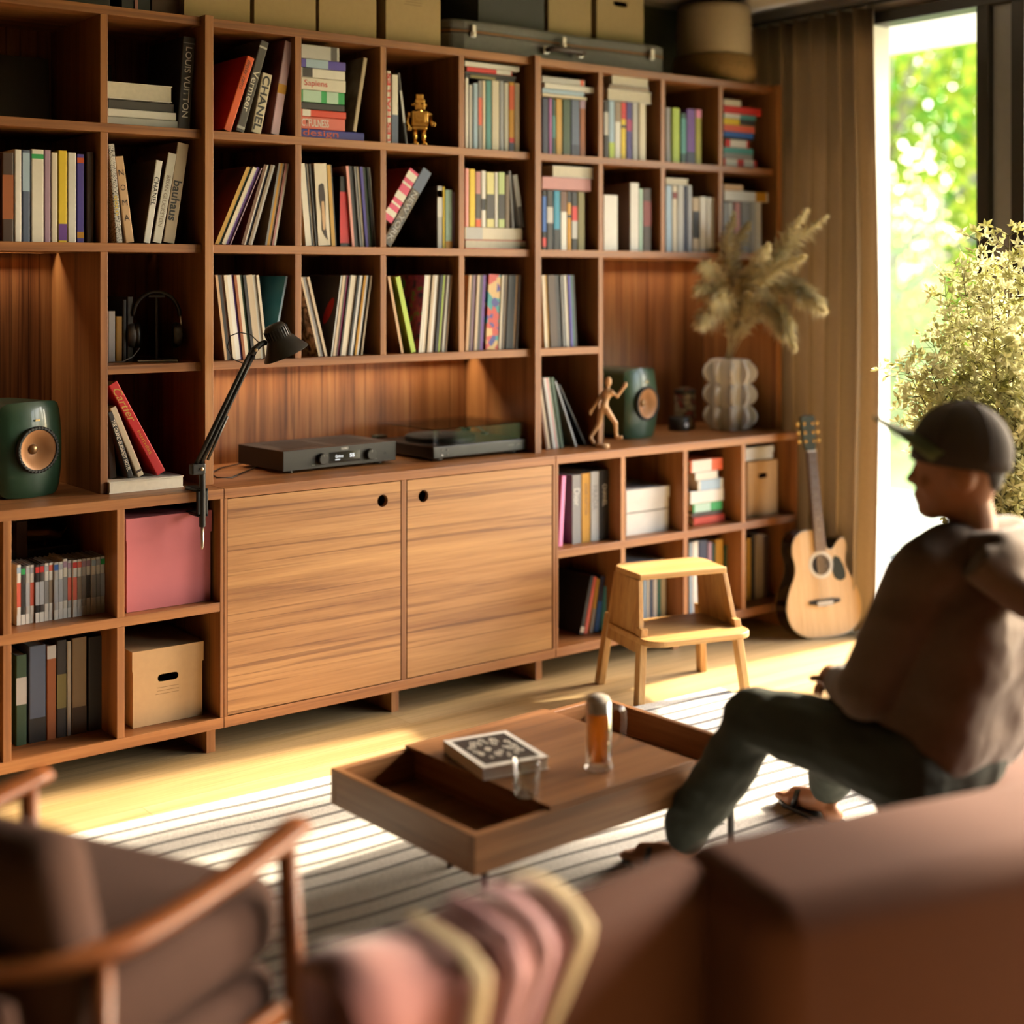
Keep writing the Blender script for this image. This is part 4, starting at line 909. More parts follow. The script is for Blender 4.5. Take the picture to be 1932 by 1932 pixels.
MB().lathe([(.148, .062), (.150, .066), (.150, .080), (.146, .082), (0, .082)], 56, Matrix.Translation((-.055, .205, 0))).build('platter', mat('platter_grey', '#2c2b2a', .4, .4), tt, auto=40)
MB().lathe([(.145, .0824), (.145, .0836), (0, .0836)], 56, Matrix.Translation((-.055, .205, 0))).build('slip_mat', mat('slip_mat', '#252423', .8), tt, auto=40)
MB().lathe([(.0036, .083), (.0036, .094), (.001, .097), (0, .097)], 12, Matrix.Translation((-.055, .205, 0))).build('spindle', chrome, tt, smooth=True)
al_ = mat('brushed_silver', '#b9bbbd', .28, 1.0)
ta = MB().lathe([(.030, .062), (.030, .072), (.018, .076), (.018, .1), (0, .1)], 24, Matrix.Translation((.165, .31, 0))).build('tonearm_base', blk3, tt, auto=40)
MB().tube([(.175, .365, .104), (.165, .31, .104), (.15, .2, .102), (.10, .105, .095), (.088, .085, .092)], .0042, 8).build('tonearm', al_, tt, smooth=True)
MB().tube([(.176, .372, .104), (.18, .395, .104)], .013, 14).build('counterweight', al_, tt, smooth=False)
MB().box(.074, .098, .066, .094, .084, .094).build('headshell', blk2, tt, bevel=.002)
MB().tube([(.205, .33, .062), (.205, .33, .088)], .007, 10).build('cue_lever', al_, tt)
for q in (0, 1):
    for k_ in (0, 1): MB().lathe([(.0045, 0), (.0045, .002), (0, .002)], 12, basis((1, 0, 0), (0, 0, 1), (-.205 + q * .028, 0, .026 + k_ * .02))).build('button', pal('light grey') if k_ == 0 and q == 0 else pal('dark grey'), tt)
text('Pro-Ject', tt, .03, .006, basis((1, 0, 0), (0, 0, 1), (.165, -.0008, .04)), pal('light grey'), 'logo')
text('DEBUT', tt, .03, .0055, basis((1, 0, 0), (0, 0, 1), (.212, -.0008, .04)), pal('light grey'), 'logo', bold=.01)
acr, n, b = nodes_mat('smoked_acrylic'); b.inputs['Base Color'].default_value = (1, 1, 1, 1)
n.nodes.remove(b); tr = n.nodes.new('ShaderNodeBsdfTransparent'); tr.inputs[0].default_value = (.93, .92, .91, 1); gl = n.nodes.new('ShaderNodeBsdfGlossy'); gl.inputs['Roughness'].default_value = .03
fr = n.nodes.new('ShaderNodeFresnel'); fr.inputs['IOR'].default_value = 1.18; ms = n.nodes.new('ShaderNodeMixShader')
n.links.new(fr.outputs[0], ms.inputs[0]); n.links.new(tr.outputs[0], ms.inputs[1]); n.links.new(gl.outputs[0], ms.inputs[2]); n.links.new(ms.outputs[0], n.nodes['Material Output'].inputs[0])
c0, c1 = .0635, .132
MB().box(-.245, .245, .004, .396, c1 - .003, c1).box(-.245, .245, .004, .007, c0, c1 - .003).box(-.245, .245, .393, .396, c0, c1 - .003).box(-.245, -.242, .007, .393, c0, c1 - .003).box(.242, .245, .007, .393, c0, c1 - .003).build('dust_cover', acr, tt)
# small boxes behind, between amplifier and turntable
sb = thing('small_box', 'small dark and red box against niche back beside turntable', 'box', (1.01, .56, ZC + .0006), R(4))
MB().box(-.02, .035, 0, .04, 0, .07).build('body', mat('dark_green_card', '#1d2b22', .6), sb, bevel=.001)
MB().box(-.012, .03, -.002, 0, .008, .042).build('label', pal('red'), sb)
# ================================================================== loudspeakers
spk_g = mat('racing_green_lacquer', '#254631', .38, noise=.03, coat=.3)
cone = mat('copper_cone', '#b98457', .42, .1, noise=.05); rubber = mat('rubber', '#0c0c0b', .6)
def speaker(label, loc, rz):
    r = thing('loudspeaker', label, 'loudspeaker', loc, rz, 'green loudspeakers in the niches')
    W_, H_, D_ = .118, .325, .27; N = 12
    mb = MB(); vs = []; fs = []
    # baffle curves gently both ways, with a round opening for the driver; the body is a rounded box
    def surf(s_, t_): return (s_ * W_ * (1 - .035*t_*t_), .030*s_*s_ + .016*t_*t_ + .05*max(0, abs(s_) - .8)**1.3 + .05*max(0, abs(t_) - .88)**1.3, H_/2 + t_*H_/2*(1 - .03*s_*s_))
    NA, NR = 64, 8
    for j in range(NR + 1):
        q = j / NR
        for i in range(NA):
            a = 2*math.pi*i/NA; ca, sa = math.cos(a), math.sin(a)
            k_ = 1 / max(abs(ca) ** 12 + abs(sa) ** 12, 1e-9) ** (1/12)
            cx_, cz_ = .070*ca/W_, .070*sa/(H_/2)
            vs.append(surf(cx_ + (k_*ca - cx_)*q, cz_ + (k_*sa - cz_)*q))
    for j in range(NR):
        for i in range(NA):
            a = j*NA + i; b_ = j*NA + (i+1) % NA; fs.append((a, a + NA, b_ + NA, b_))
    o = len(vs); per = [NR*NA + i for i in range(NA)]
    for p in per:
        x_, y_, z_ = vs[p]; vs.append((x_ * .96, D_, H_/2 + (z_ - H_/2) * .985))
    for k_ in range(NA):
        k2 = (k_+1) % NA; fs.append((per[k_], o + k_, o + k2, per[k2]))
    fs.append(tuple(o + k_ for k_ in range(NA)))
    fz = min(v[2] for v in vs)
    vs = [(x_, y_, z_ - fz) for x_, y_, z_ in vs]
    mb.add(vs, fs); cab = mb.build('cabinet', spk_g, r, auto=45)
    cz = H_ * .50; Mx = basis((1, 0, 0), (0, 0, 1), (0, .001, cz))
    MB().lathe([(.079, -.004), (.080, .006), (.074, .009), (.068, .0075), (.068, .0)], 40, Mx, cap=False).build('surround', rubber, r, smooth=True)
    MB().lathe([(.0685, .006), (.060, .003), (.04, -.014), (.022, -.026), (.018, -.027), (0, -.027)], 40, Mx, cap=False).build('driver_cone', cone, r, auto=50)
    MB().lathe([(.018, -.0265), (.016, -.020), (.010, -.016), (0, -.015)], 20, Mx).build('tweeter', mat('tweeter_dome', '#8a6a48', .3, .7), r, smooth=True)
    for k_ in range(36):
        a = 2*math.pi*k_/36
        MB().box(-.0022, .0022, -.0045, .0045, .0078, .0100, Mx @ Matrix.Rotation(a, 4, 'Z') @ Matrix.Translation((0, .0735, 0))).build('surround_rib', rubber, r)
    MB().box(-.009, .009, -.0012, .0012, cz + .097, cz + .103).build('badge', mat('badge_gold', '#b59a66', .4, .5), r)
    for q in (-.08, .08): MB().box(q - .012, q + .012, .05, .22, -.0, .002).build('pad', rubber, r)
    return r
speaker('dark green loudspeaker with copper driver in left edge niche', (-.592, .20, ZC + .0005), R(14))
speaker('dark green loudspeaker with copper driver behind wooden mannequin', (2.262, .235, ZC + .0005), R(8))
# ================================================================== headphones, robot
hp_ = thing('headphones', 'black over-ear headphones with silver sliders on a stand', 'headphones', (atY(296, 600, .27).x, .27, Z3 + .0006), R(-20))
MB().box(-.07, .07, -.05, .06, 0, .008).build('stand_base', mat('brushed_steel', '#9a9a98', .3, .9), hp_, bevel=.002)
MB().tube([(0, .02, .008), (0, .02, .235)], .006, 10).build('stand_pole', blk2, hp_)
MB().box(-.03, .03, .0, .04, .232, .243).build('stand_rest', blk2, hp_, bevel=.004)
arc = [(.082 * math.cos(a), .02, .165 + .088 * math.sin(a)) for a in [math.pi * i / 20 for i in range(21)]]
hb = MB()
for q in (-.012, -.004, .004, .012): hb.tube([(x_, y_ + q, z_) for x_, y_, z_ in arc], .0065, 8)
hb.build('headband', blk2, hp_, smooth=True)
for s in (-1, 1):
    MB().tube([(s * .083, .02, .175), (s * .088, .02, .13), (s * .088, .02, .105)], .0035, 8).build('slider', chrome, hp_, smooth=True)
    cpm = basis((0, 1, 0), (0, 0, 1), (s * .080, .02, .095))
    MB().lathe([(.0, -.02), (.040, -.02), (.044, -.014), (.044, .0), (.036, .010), (.0, .014)], 28, cpm).build('ear_cup', mat('cup_grey', '#4b4a48', .4), hp_, auto=45)
    pts = [(.030 * math.cos(2*math.pi*i/24), .036 * math.sin(2*math.pi*i/24), .012 * -s) for i in range(25)]
    MB().tube([cpm @ Vector(p) for p in pts], .012, 8, cap=False).build('ear_pad', blk2, hp_, smooth=True)
MB().tube([(-.06, .0, .05), (-.085, -.02, .02), (-.12, -.04, .004), (-.17, -.05, .003)], .0022, 6).build('cable', mat('grey_cable', '#8b8b88', .4), hp_, smooth=True)
xr = atY(796, 200, A + .03).x
rbt = thing('toy_robot', 'shiny gold toy robot with outstretched arm on top shelf', 'toy robot', (xr, A + .05, Z12 + .0006), R(-24))
gold = mat('polished_gold', '#d9ab5c', .22, 1.0, noise=.08, scale=30)
for s in (-1, 1):
    MB().box(s*.018 - .010, s*.018 + .010, -.032, .014, 0, .012).build('foot', gold, rbt, bevel=.004)
    MB().tube([(s*.018, 0, .010), (s*.018, 0, .068)], [.0095, .011], 10).build('leg', gold, rbt, smooth=True)
MB().box(-.030, .030, -.020, .020, .064, .078).build('pelvis', gold, rbt, bevel=.004)
bd = MB().box(-.034, .034, -.024, .024, .078, .138).build('torso', gold, rbt, bevel=.004)
MB().box(-.022, .022, -.028, -.024, .092, .128).build('chest_panel', gold, bd, bevel=.002)
MB().box(-.012, .012, -.031, -.028, .112, .121).build('chest_grille', gold, bd)
for q in (-.010, .010): MB().lathe([(.005, 0), (.005, .004), (0, .004)], 12, basis((1, 0, 0), (0, 0, 1), (q, -.028, .101))).build('chest_dial', gold, bd)
MB().tube([(0, 0, .138), (0, 0, .146)], .012, 12).build('neck', gold, rbt)
hdm = MB().box(-.021, .021, -.020, .020, .144, .186).build('head', gold, rbt, bevel=.003)
MB().box(-.015, .015, -.014, .014, .186, .207).build('crown', gold, hdm, bevel=.002)
for s in (-1, 1):
    MB().lathe([(.006, 0), (.006, .006), (0, .007)], 12, basis((1, 0, 0), (0, 0, 1), (s*.010, -.020, .172))).build('eye', gold, hdm)
    MB().lathe([(.008, 0), (.006, .010), (0, .010)], 12, basis((0, s, 0), (0, 0, 1), (s*.021, 0, .166))).build('ear_dial', gold, hdm)
MB().box(-.013, .013, -.024, -.020, .150, .157).build('mouth', gold, hdm)
for s in (-1, 1):
    MB().ball((s*.042, 0, .124), .013).build('shoulder', gold, rbt, smooth=True)
MB().tube([(.044, -.005, .122), (.047, -.020, .094), (.047, -.05, .083)], [.009, .0085, .008], 10).build('arm', gold, rbt, smooth=True)
MB().tube([(-.044, 0, .122), (-.05, -.004, .092), (-.046, -.018, .072)], [.009, .0085, .008], 10).build('arm', gold, rbt, smooth=True)
for hx, hy, hz in ((.047, -.055, .082), (-.046, -.022, .066)):
    MB().box(hx - .008, hx + .008, hy - .006, hy + .006, hz - .008, hz + .008).box(hx - .008, hx - .003, hy - .022, hy - .006, hz - .004, hz + .004).box(hx + .003, hx + .008, hy - .022, hy - .006, hz - .004, hz + .004).build('claw_hand', gold, rbt, bevel=.002)
# ================================================================== desk lamp clamped to the counter
lamp = thing('desk_lamp', 'black articulated desk lamp clamped to counter edge', 'lamp', (0, 0, 0))
xl = atY(380, 930, -.015).x
lbk = mat('lamp_black', '#171615', .42, .2, noise=.04)
MB().box(xl - .02, xl + .02, -.028, .075, ZC + .0005, ZC + .012).box(xl - .02, xl + .02, -.028, -.012, ZC - .085, ZC + .012).box(xl - .02, xl + .02, -.028, .07, ZC - .085, ZC - .073).build('clamp', lbk, lamp, bevel=.003)
MB().tube([(xl, -.022, ZC + .10), (xl, -.022, ZC + .02), (xl, -.022, ZC - .12)], [.0105, .0115, .0115], 14).build('post', lbk, lamp, smooth=False)
MB().tube([(xl, -.022, ZC - .12), (xl, -.022, ZC - .19), (xl - .002, -.022, ZC - .20)], [.006, .006, .003], 10).build('clamp_screw', chrome, lamp, smooth=True)
j1 = atY(378, 884, -.045); j2 = atY(480, 660, -.10); j0 = Vector((xl, -.022, ZC + .10))
MB().box(j1.x - .035, j1.x + .016, j1.y - .012, j1.y + .020, j1.z - .02, j1.z + .018).build('lower_joint', lbk, lamp, bevel=.005)
MB().ball((j1.x, j1.y - .014, j1.z), .0065).build('bolt', mat('lamp_bolt', '#e6cfae', .35, .5), lamp, smooth=True)
for q, lab in ((0, 'arm'), (.016, 'arm')):
    d = (j2 - j1).normalized(); nrm = Vector((d.z, 0, -d.x))
    a_, b_ = j1 - nrm * (q - .006) + Vector((-.008, 0, .01)), j2 - nrm * (q - .006)
    MB().tube([a_, a_ * .75 + b_ * .25, a_ * .25 + b_ * .75, b_], [.0075, .0085, .0075, .0065], 8).build('arm', lbk, lamp, smooth=True)
MB().tube([j1 * .92 + j2 * .08 + nrm * .012, j1 * .55 + j2 * .45 + nrm * .012], .0052, 8).build('spring', mat('spring_steel', '#4a4846', .35, .8), lamp, smooth=True)
MB().ball((j2.x, j2.y - .014, j2.z), .0065).build('bolt', MATS['lamp_bolt'], lamp, smooth=True)
MB().tube([j2 + Vector((-.012, 0, -.016)), j2, j2 + Vector((.025, 0, .02)), j2 + Vector((.045, .004, .024))], [.010, .012, .010, .010], 10).build('head_joint', lbk, lamp, smooth=True)
# shade: ribbed socket housing that flares to a wide rim; opens downward and to the right
top = atY(515, 612, -.10); ax = Vector((.40, -.10, -.90)).normalized()
Q = ax.to_track_quat('Z', 'Y').to_matrix().to_4x4(); Q.translation = top
sh = MB().lathe([(.0, 0), (.028, .001), (.036, .008), (.040, .016), (.043, .052), (.052, .064), (.068, .092), (.083, .112), (.084, .116), (.081, .115), (.066, .092), (.050, .066), (.040, .052)], 40, Q, cap=False).build('shade', lbk, lamp, auto=50)
for k in range(26):
    a = 2*math.pi*k/26
    MB().box(-.0016, .0016, -.0018, .0018, 0, .036, Q @ Matrix.Rotation(a, 4, 'Z') @ Matrix.Translation((.0428, 0, .017))).build('shade_rib', lbk, sh)
MB().ball((0, 0, .085), (.026, .026, .032), M=Q).build('bulb', mat('frosted_bulb', '#d8d2c6', .3), lamp, smooth=True)
cpts = []
for u, v, y in ((470, 690, -.09), (440, 678, -.07), (429, 655, -.07), (434, 634, -.07), (452, 627, -.08), (474, 632, -.09), (490, 648, -.09)):
    cpts.append(atY(u, v, y))
MB().tube(cpts, .0022, 6).build('cord', blk2, lamp, smooth=True)
# ================================================================== wooden mannequin
mn = thing('mannequin', 'jointed pale wooden mannequin striding on a round base', 'figurine', (0, 0, 0))
ym = .105
def mp(x, y, dy=0): return atY(1000 + x/4.025, 640 + y/4.025, ym + dy)
mb = MB()
def seg(pts, rads): mb.tube([p for p in pts], rads, 10)
hd_ = mp(594, 322); mb.ball(hd_, (.0155, .0165, .024))
seg([mp(592, 345), mp(586, 382)], [.007, .008])
seg([mp(592, 378), mp(590, 415), mp(580, 445)], [.017, .024, .016])
seg([mp(580, 440), mp(572, 470), mp(563, 500), mp(560, 530)], [.013, .015, .019, .017])
for pts, rr in (([mp(572, 388, .02), mp(512, 472, .03), mp(458, 552, .04)], [.011, .009, .008]), ([mp(612, 395, -.02), mp(662, 432, -.03), mp(722, 350, -.05)], [.011, .009, .008]),
    ([mp(548, 530, .01), mp(520, 650, .02), mp(458, 742, .035)], [.016, .011, .008]), ([mp(580, 535, -.01), mp(648, 636, -.03), mp(655, 742, -.02)], [.016, .011, .008])):
    seg(pts, rr); mb.ball(pts[1], rr[1] * 1.12)
mb.ball(mp(458, 556, .04), (.009, .009, .013)); mb.ball(mp(724, 345, -.05), (.009, .009, .014))
seg([mp(452, 744, .035), mp(488, 792, .02)], [.009, .008]); seg([mp(648, 752, -.02), mp(704, 744, -.045)], [.010, .008])
fuse(mb, 'body', wpale, mn, .0045, 2)
bc = atZ(1140, 845, ZC)
MB().lathe([(.028, 0), (.030, .004), (.030, .014), (.028, .017), (0, .017)], 28, Matrix.Translation((bc.x, bc.y + .01, ZC + .0005))).build('base', wpale, mn, auto=40)
MB().tube([(bc.x, bc.y + .01, ZC + .012), mp(560, 660), mp(560, 520)], .002, 6).build('support_rod', al_, mn)
# ================================================================== finned vase with pampas grass
vs_ = thing('vase', 'cream ceramic vase with scalloped vertical fins', 'vase', (2.865, .285, ZC + .0005))
cer = mat('cream_ceramic', '#f4ede2', .55, noise=.04, scale=12)
HV = .345
MB().lathe([(.0, .002), (.085, .002), (.092, .012), (.094, .05), (.094, HV - .05), (.092, HV - .012), (.086, HV), (.05, HV), (.045, HV - .01), (.045, HV - .08)], 40, cap=False).build('core', cer, vs_, auto=50)
NF = 10
for k in range(NF):
    prof = [(.07, .004), (.105, .004)]
    for j in range(3):
        for i in range(9):
            t_ = i / 8; z_ = .012 + (HV - .024) * (j + t_) / 3
            prof.append((.100 + .036 * math.sin(math.pi * t_) ** .7, z_))
    prof += [(.105, HV - .004), (.07, HV - .004)]
    M = Matrix.Rotation(2*math.pi*(k + .35)/NF, 4, 'Z') @ basis((1, 0, 0), (0, 0, 1), (0, .0085, 0))
    MB().prism(prof, 0, .017, M).build('fin', cer, vs_, bevel=.003)
rp = random.Random(11)
pamp_m = mat('pampas_straw', '#eadcb0', .85, noise=.12, scale=20)
pn_ = pamp_m.node_tree; ptl = pn_.nodes.new('ShaderNodeBsdfTranslucent'); ptl.inputs[0].default_value = lin('#e2d09a'); pmx = pn_.nodes.new('ShaderNodeMixShader'); pmx.inputs[0].default_value = .4
pn_.links.new(pn_.nodes['Principled BSDF'].outputs[0], pmx.inputs[1]); pn_.links.new(ptl.outputs[0], pmx.inputs[2]); pn_.links.new(pmx.outputs[0], pn_.nodes['Material Output'].inputs[0])
pg = thing('pampas_grass', 'bunch of dried pampas grass plumes in the finned vase', 'dried grass', (2.865, .285, ZC + HV - .06))
O = Vector(pg.location)
def spline(P, n):
    P = [Vector(p) for p in P]; out = []
    Pp = [P[0]*2 - P[1]] + P + [P[-1]*2 - P[-2]]
    for i in range(1, len(Pp) - 2):
        for k in range(n):
            t = k / n; a, b_, c_, d_ = Pp[i-1], Pp[i], Pp[i+1], Pp[i+2]
            out.append(.5 * ((2*b_) + (c_ - a)*t + (2*a - 5*b_ + 4*c_ - d_)*t*t + (3*b_ - a - 3*c_ + d_)*t*t*t))
    out.append(P[-1]); return out
PL = [ [(1396, 650), (1415, 570), (1470, 480), (1560, 408)], [(1396, 650), (1420, 560), (1470, 470), (1523, 395)], [(1396, 650), (1410, 590), (1450, 520), (1518, 482)],
 [(1396, 650), (1410, 585), (1450, 535), (1505, 540), (1508, 575)], [(1396, 650), (1425, 590), (1480, 545), (1530, 560), (1556, 588)], [(1396, 650), (1425, 600), (1470, 590), (1500, 660)],
 [(1394, 650), (1385, 570), (1370, 480), (1385, 402)], [(1394, 650), (1388, 560), (1385, 480), (1412, 420)], [(1392, 650), (1375, 570), (1345, 510), (1322, 500)],
 [(1392, 650), (1370, 580), (1340, 545), (1312, 545)], [(1392, 650), (1370, 595), (1340, 590), (1318, 615)], [(1396, 650), (1405, 560), (1430, 500), (1450, 460)],
 [(1395, 650), (1400, 590), (1400, 540), (1420, 500)], [(1396, 650), (1415, 580), (1440, 560), (1470, 600), (1480, 640)], [(1394, 650), (1382, 590), (1362, 560), (1345, 570)]]
ym_ = .285
for i, px in enumerate(PL):
    dy = rp.uniform(-.32, -.20) if px[-1][0] < 1440 else rp.uniform(-.54, -.40) - .06 * (px[-1][0] > 1540)
    pts = [Vector((O.x, O.y, O.z))]
    for k, (u, v) in enumerate(px): pts.append(atY(u, v, ym_ + dy * k / (len(px) - 1)))
    pts[1] = Vector((O.x + rp.uniform(-.015, .015), O.y + rp.uniform(-.015, .015), ZC + HV + .02))
    ax_ = [p - O for p in spline(pts, 10)]
    mb = MB(); n_ = len(ax_)
    MB().tube(ax_[:int(n_*.75)], .0022, 5).build('stem', pamp_m, pg, smooth=True)
    s0 = int(n_ * .36)
    for q in range(620):
        f = s0 + (n_ - 1 - s0) * rp.random() ** .8; i0 = min(int(f), n_ - 2); p = ax_[i0].lerp(ax_[i0+1], f - i0)
        tg = (ax_[min(i0+2, n_-1)] - ax_[max(i0-1, 0)]).normalized()
        t = (f - s0) / (n_ - 1 - s0); wdt = .088 * math.sin(math.pi * min(1, t * .9 + .08)) + .014
        rd = Vector((rp.gauss(0, 1), rp.gauss(0, 1), rp.gauss(0, 1))); rd = (rd - tg * rd.dot(tg)).normalized()
        d = (tg * rp.uniform(.5, 1.0) + rd * rp.uniform(.35, .95)).normalized(); ln_ = wdt * rp.uniform(.6, 1.2)
        e1 = p + d * ln_ * .55; e2 = p + d * ln_ + Vector((0, 0, -.35 * ln_))
        sd = d.cross(Vector((rp.gauss(0, 1), rp.gauss(0, 1), rp.gauss(0, 1)))).normalized() * .0016
        mb.add([p - sd * .6, p + sd * .6, e1 + sd * 1.6, e1 - sd * 1.6, e2], [(0, 1, 2, 3), (3, 2, 4)])
    pm = mb.build('plume', pamp_m, pg)
# dark toys behind the vase, in shade
sh_b = thing('tin', 'small patterned tin standing in shade behind the vase', 'tin', (2.72, .45, ZC + .0006))
MB().lathe([(.05, 0), (.052, .004), (.052, .16), (.045, .175), (.03, .18), (.03, .20), (0, .2)], 24).build('tin_body', art('tin_print', ['#2a2522', '#b8a88c', '#3b322c', '#8d2f28'], 25), sh_b, auto=40)
MB().lathe([(.052, .172), (.053, .176), (.053, .19), (0, .19)], 24).build('tin_lid', pal('charcoal'), sh_b, auto=40)
sh_c = thing('tin', 'low black tin with white dot left of the vase', 'tin', (2.63, .40, ZC + .0006))
MB().lathe([(.05, 0), (.052, .003), (.052, .06), (.048, .066), (0, .066)], 24).build('tin_body', pal('black'), sh_c, auto=40)
MB().lathe([(.012, 0), (.012, .002), (0, .002)], 14, basis((1, 0, 0), (0, 0, 1), (.0, -.052, .03))).build('white_dot', pal('white'), sh_c)
# ================================================================== acoustic guitar
gt = thing('guitar', 'acoustic cutaway guitar with pale top leaning against low cabinet', 'guitar', (2.975, -.235, .006))
gt.rotation_euler = (Matrix.Rotation(R(-20), 3, 'Z') @ Matrix.Rotation(R(-7.2), 3, 'X') @ Matrix.Rotation(R(-1.8), 3, 'Y')).to_euler()
ctl = [(0, 0), (.11, .010), (.178, .060), (.2, .14), (.178, .225), (.145, .29), (.132, .335), (.140, .385), (.147, .425), (.128, .452), (.098, .438), (.068, .405), (.040, .412), (.028, .45), (.026, .492), (-.03, .5), (-.09, .495), (-.132, .46), (-.146, .40), (-.136, .34), (-.145, .29), (-.178, .225), (-.2, .14), (-.178, .060), (-.11, .010)]
loop = [Vector((x_, z_, 0)) for x_, z_ in ctl]; Lp = []
for i in range(len(loop)):
    a, b_, c_, d_ = loop[i-1], loop[i], loop[(i+1) % len(loop)], loop[(i+2) % len(loop)]
    for k in range(4):
        t = k/4; p = .5*((2*b_) + (c_-a)*t + (2*a-5*b_+4*c_-d_)*t*t + (3*b_-a-3*c_+d_)*t*t*t); Lp.append((p.x, p.y))
Mg = basis((1, 0, 0), (0, 0, 1), (0, 0, 0))     # local z of the prism is -y (toward the room)
spr = wood('spruce_top', '#dcb27e', '#e8c495', '#f0d0a4', 'Z', 3, .35, .1)
MB().prism(Lp, -.110, -.004, Mg).build('body_sides', mat('dark_rosewood', '#1c0f0a', .25, noise=.2, scale=10, coat=.4), gt, auto=35)
MB().prism([(x_*.985, .25 + (z_-.25)*.985) for x_, z_ in Lp], -.004, .0, Mg).build('soundboard', spr, gt)
MB().prism(Lp, -.006, -.0035, Mg).build('binding', pal('ivory'), gt)
MB().prism([(x_*1.003, .25 + (z_-.25)*1.003) for x_, z_ in Lp], -.112, -.108, Mg).build('back_binding', mat('amber_binding', '#8a6336', .5), gt)
hz_ = .335
MB().lathe([(0, 0), (.048, 0)], 40, basis((1, 0, 0), (0, 0, 1), (0, -.0006, hz_)), cap=False).build('sound_hole', mat('sound_hole_shade', '#160d08', .8), gt)  # black disc on a solid top, painted as the shade inside the hole
MB().lathe([(.048, .0), (.048, .0014), (.064, .0014), (.064, .0)], 48, basis((1, 0, 0), (0, 0, 1), (0, -.0002, hz_)), cap=False).build('rosette', pal('ivory'), gt)
MB().prism([(.062, .35), (.075, .372), (.10, .36), (.118, .325), (.127, .285), (.122, .262), (.10, .252), (.078, .258), (.062, .275), (.056, .30)], 0, .0014, basis((1, 0, 0), (0, 0, 1), (0, -.0002, 0))).build('pickguard', mat('pickguard_green', '#34382f', .3), gt)
MB().prism([(-.082, .158), (-.04, .15), (.0, .143), (.04, .15), (.082, .158), (.082, .172), (.04, .177), (-.04, .177), (-.082, .172)], 0, .008, basis((1, 0, 0), (0, 0, 1), (0, -.0002, 0))).build('bridge', mat('ebony', '#1d1714', .4), gt, bevel=.002)
MB().box(-.042, .042, -.013, -.008, .160, .166).build('saddle', pal('white'), gt)
MB().box(-.04, .04, -.0095, -.008, .146, .16).build('bridge_pins', pal('light grey'), gt)
nk = [(-.0275, .40), (.0275, .40), (.0215, .865), (-.0215, .865)]
MB().prism(nk, .0, .012, basis((1, 0, 0), (0, 0, 1), (0, -.001, 0))).build('fretboard', mat('rosewood_board', '#6f5f5c', .45, noise=.1), gt)
MB().prism([(-.024, .47), (.024, .47), (.019, .865), (-.019, .865)], -.022, -.0012, Mg).build('neck', mat('mahogany', '#3c2013', .4), gt, bevel=.006)
for k in range(1, 19):
    zf = .865 - .645 * (1 - 2 ** (-k/12)); hw = .0275 - (.006) * (zf - .40)/.465
    if zf > .405: MB().box(-hw, hw, -.0145, -.013, zf - .0008, zf + .0008).build('fret', al_, gt)
for k in (3, 5, 7, 9, 12, 15): 
    zf = .865 - .645 * (1 - 2 ** (-(k-.5)/12)); MB().lathe([(.0035, 0), (.0035, .0006), (0, .0006)], 12, basis((1, 0, 0), (0, 0, 1), (0, -.0128, zf))).build('inlay', pal('ivory'), gt)
MB().box(-.0225, .0225, -.017, -.004, .865, .871).build('nut', pal('white'), gt)
MB().prism([(-.022, .868), (.022, .868), (.034, .90), (.038, 1.03), (.018, 1.04), (0, 1.032), (-.018, 1.04), (-.038, 1.03), (-.034, .90)], -.014, .002, Mg @ Matrix.Rotation(R(0), 4, 'X')).build('headstock', mat('headstock_green', '#3f4437', .35), gt, bevel=.002)
for s in (-1, 1):
    for k in range(3):
        zt__ = .915 + k * .042
        MB().lathe([(.007, 0), (.007, .004), (.003, .006), (.003, .014), (0, .014)], 12, basis((1, 0, 0), (0, 0, 1), (s*.022, -.002, zt__))).build('tuning_post', gold, gt, smooth=False)
        MB().ball((s*.053, .006, zt__), (.008, .005, .010)).tube([(s*.038, .006, zt__), (s*.053, .006, zt__)], .0025, 6).build('tuning_key', gold, gt, smooth=True)
for k in range(6):
    xs_ = -.017 + .0068*k; xb_ = -.026 + .0104*k
    MB().tube([(xb_, -.0145, .163), (xs_, -.0178, .868)], .0006 + .0001*(5-k), 4).build('string', al_, gt)
MB().lathe([(.006, 0), (.005, .012), (.008, .014), (.007, .02), (0, .02)], 12, basis((1, 0, 0), (0, 1, 0), (0, .055, -.0))@Matrix.Rotation(math.pi, 4, 'X')).build('strap_button', al_, gt) if False else None
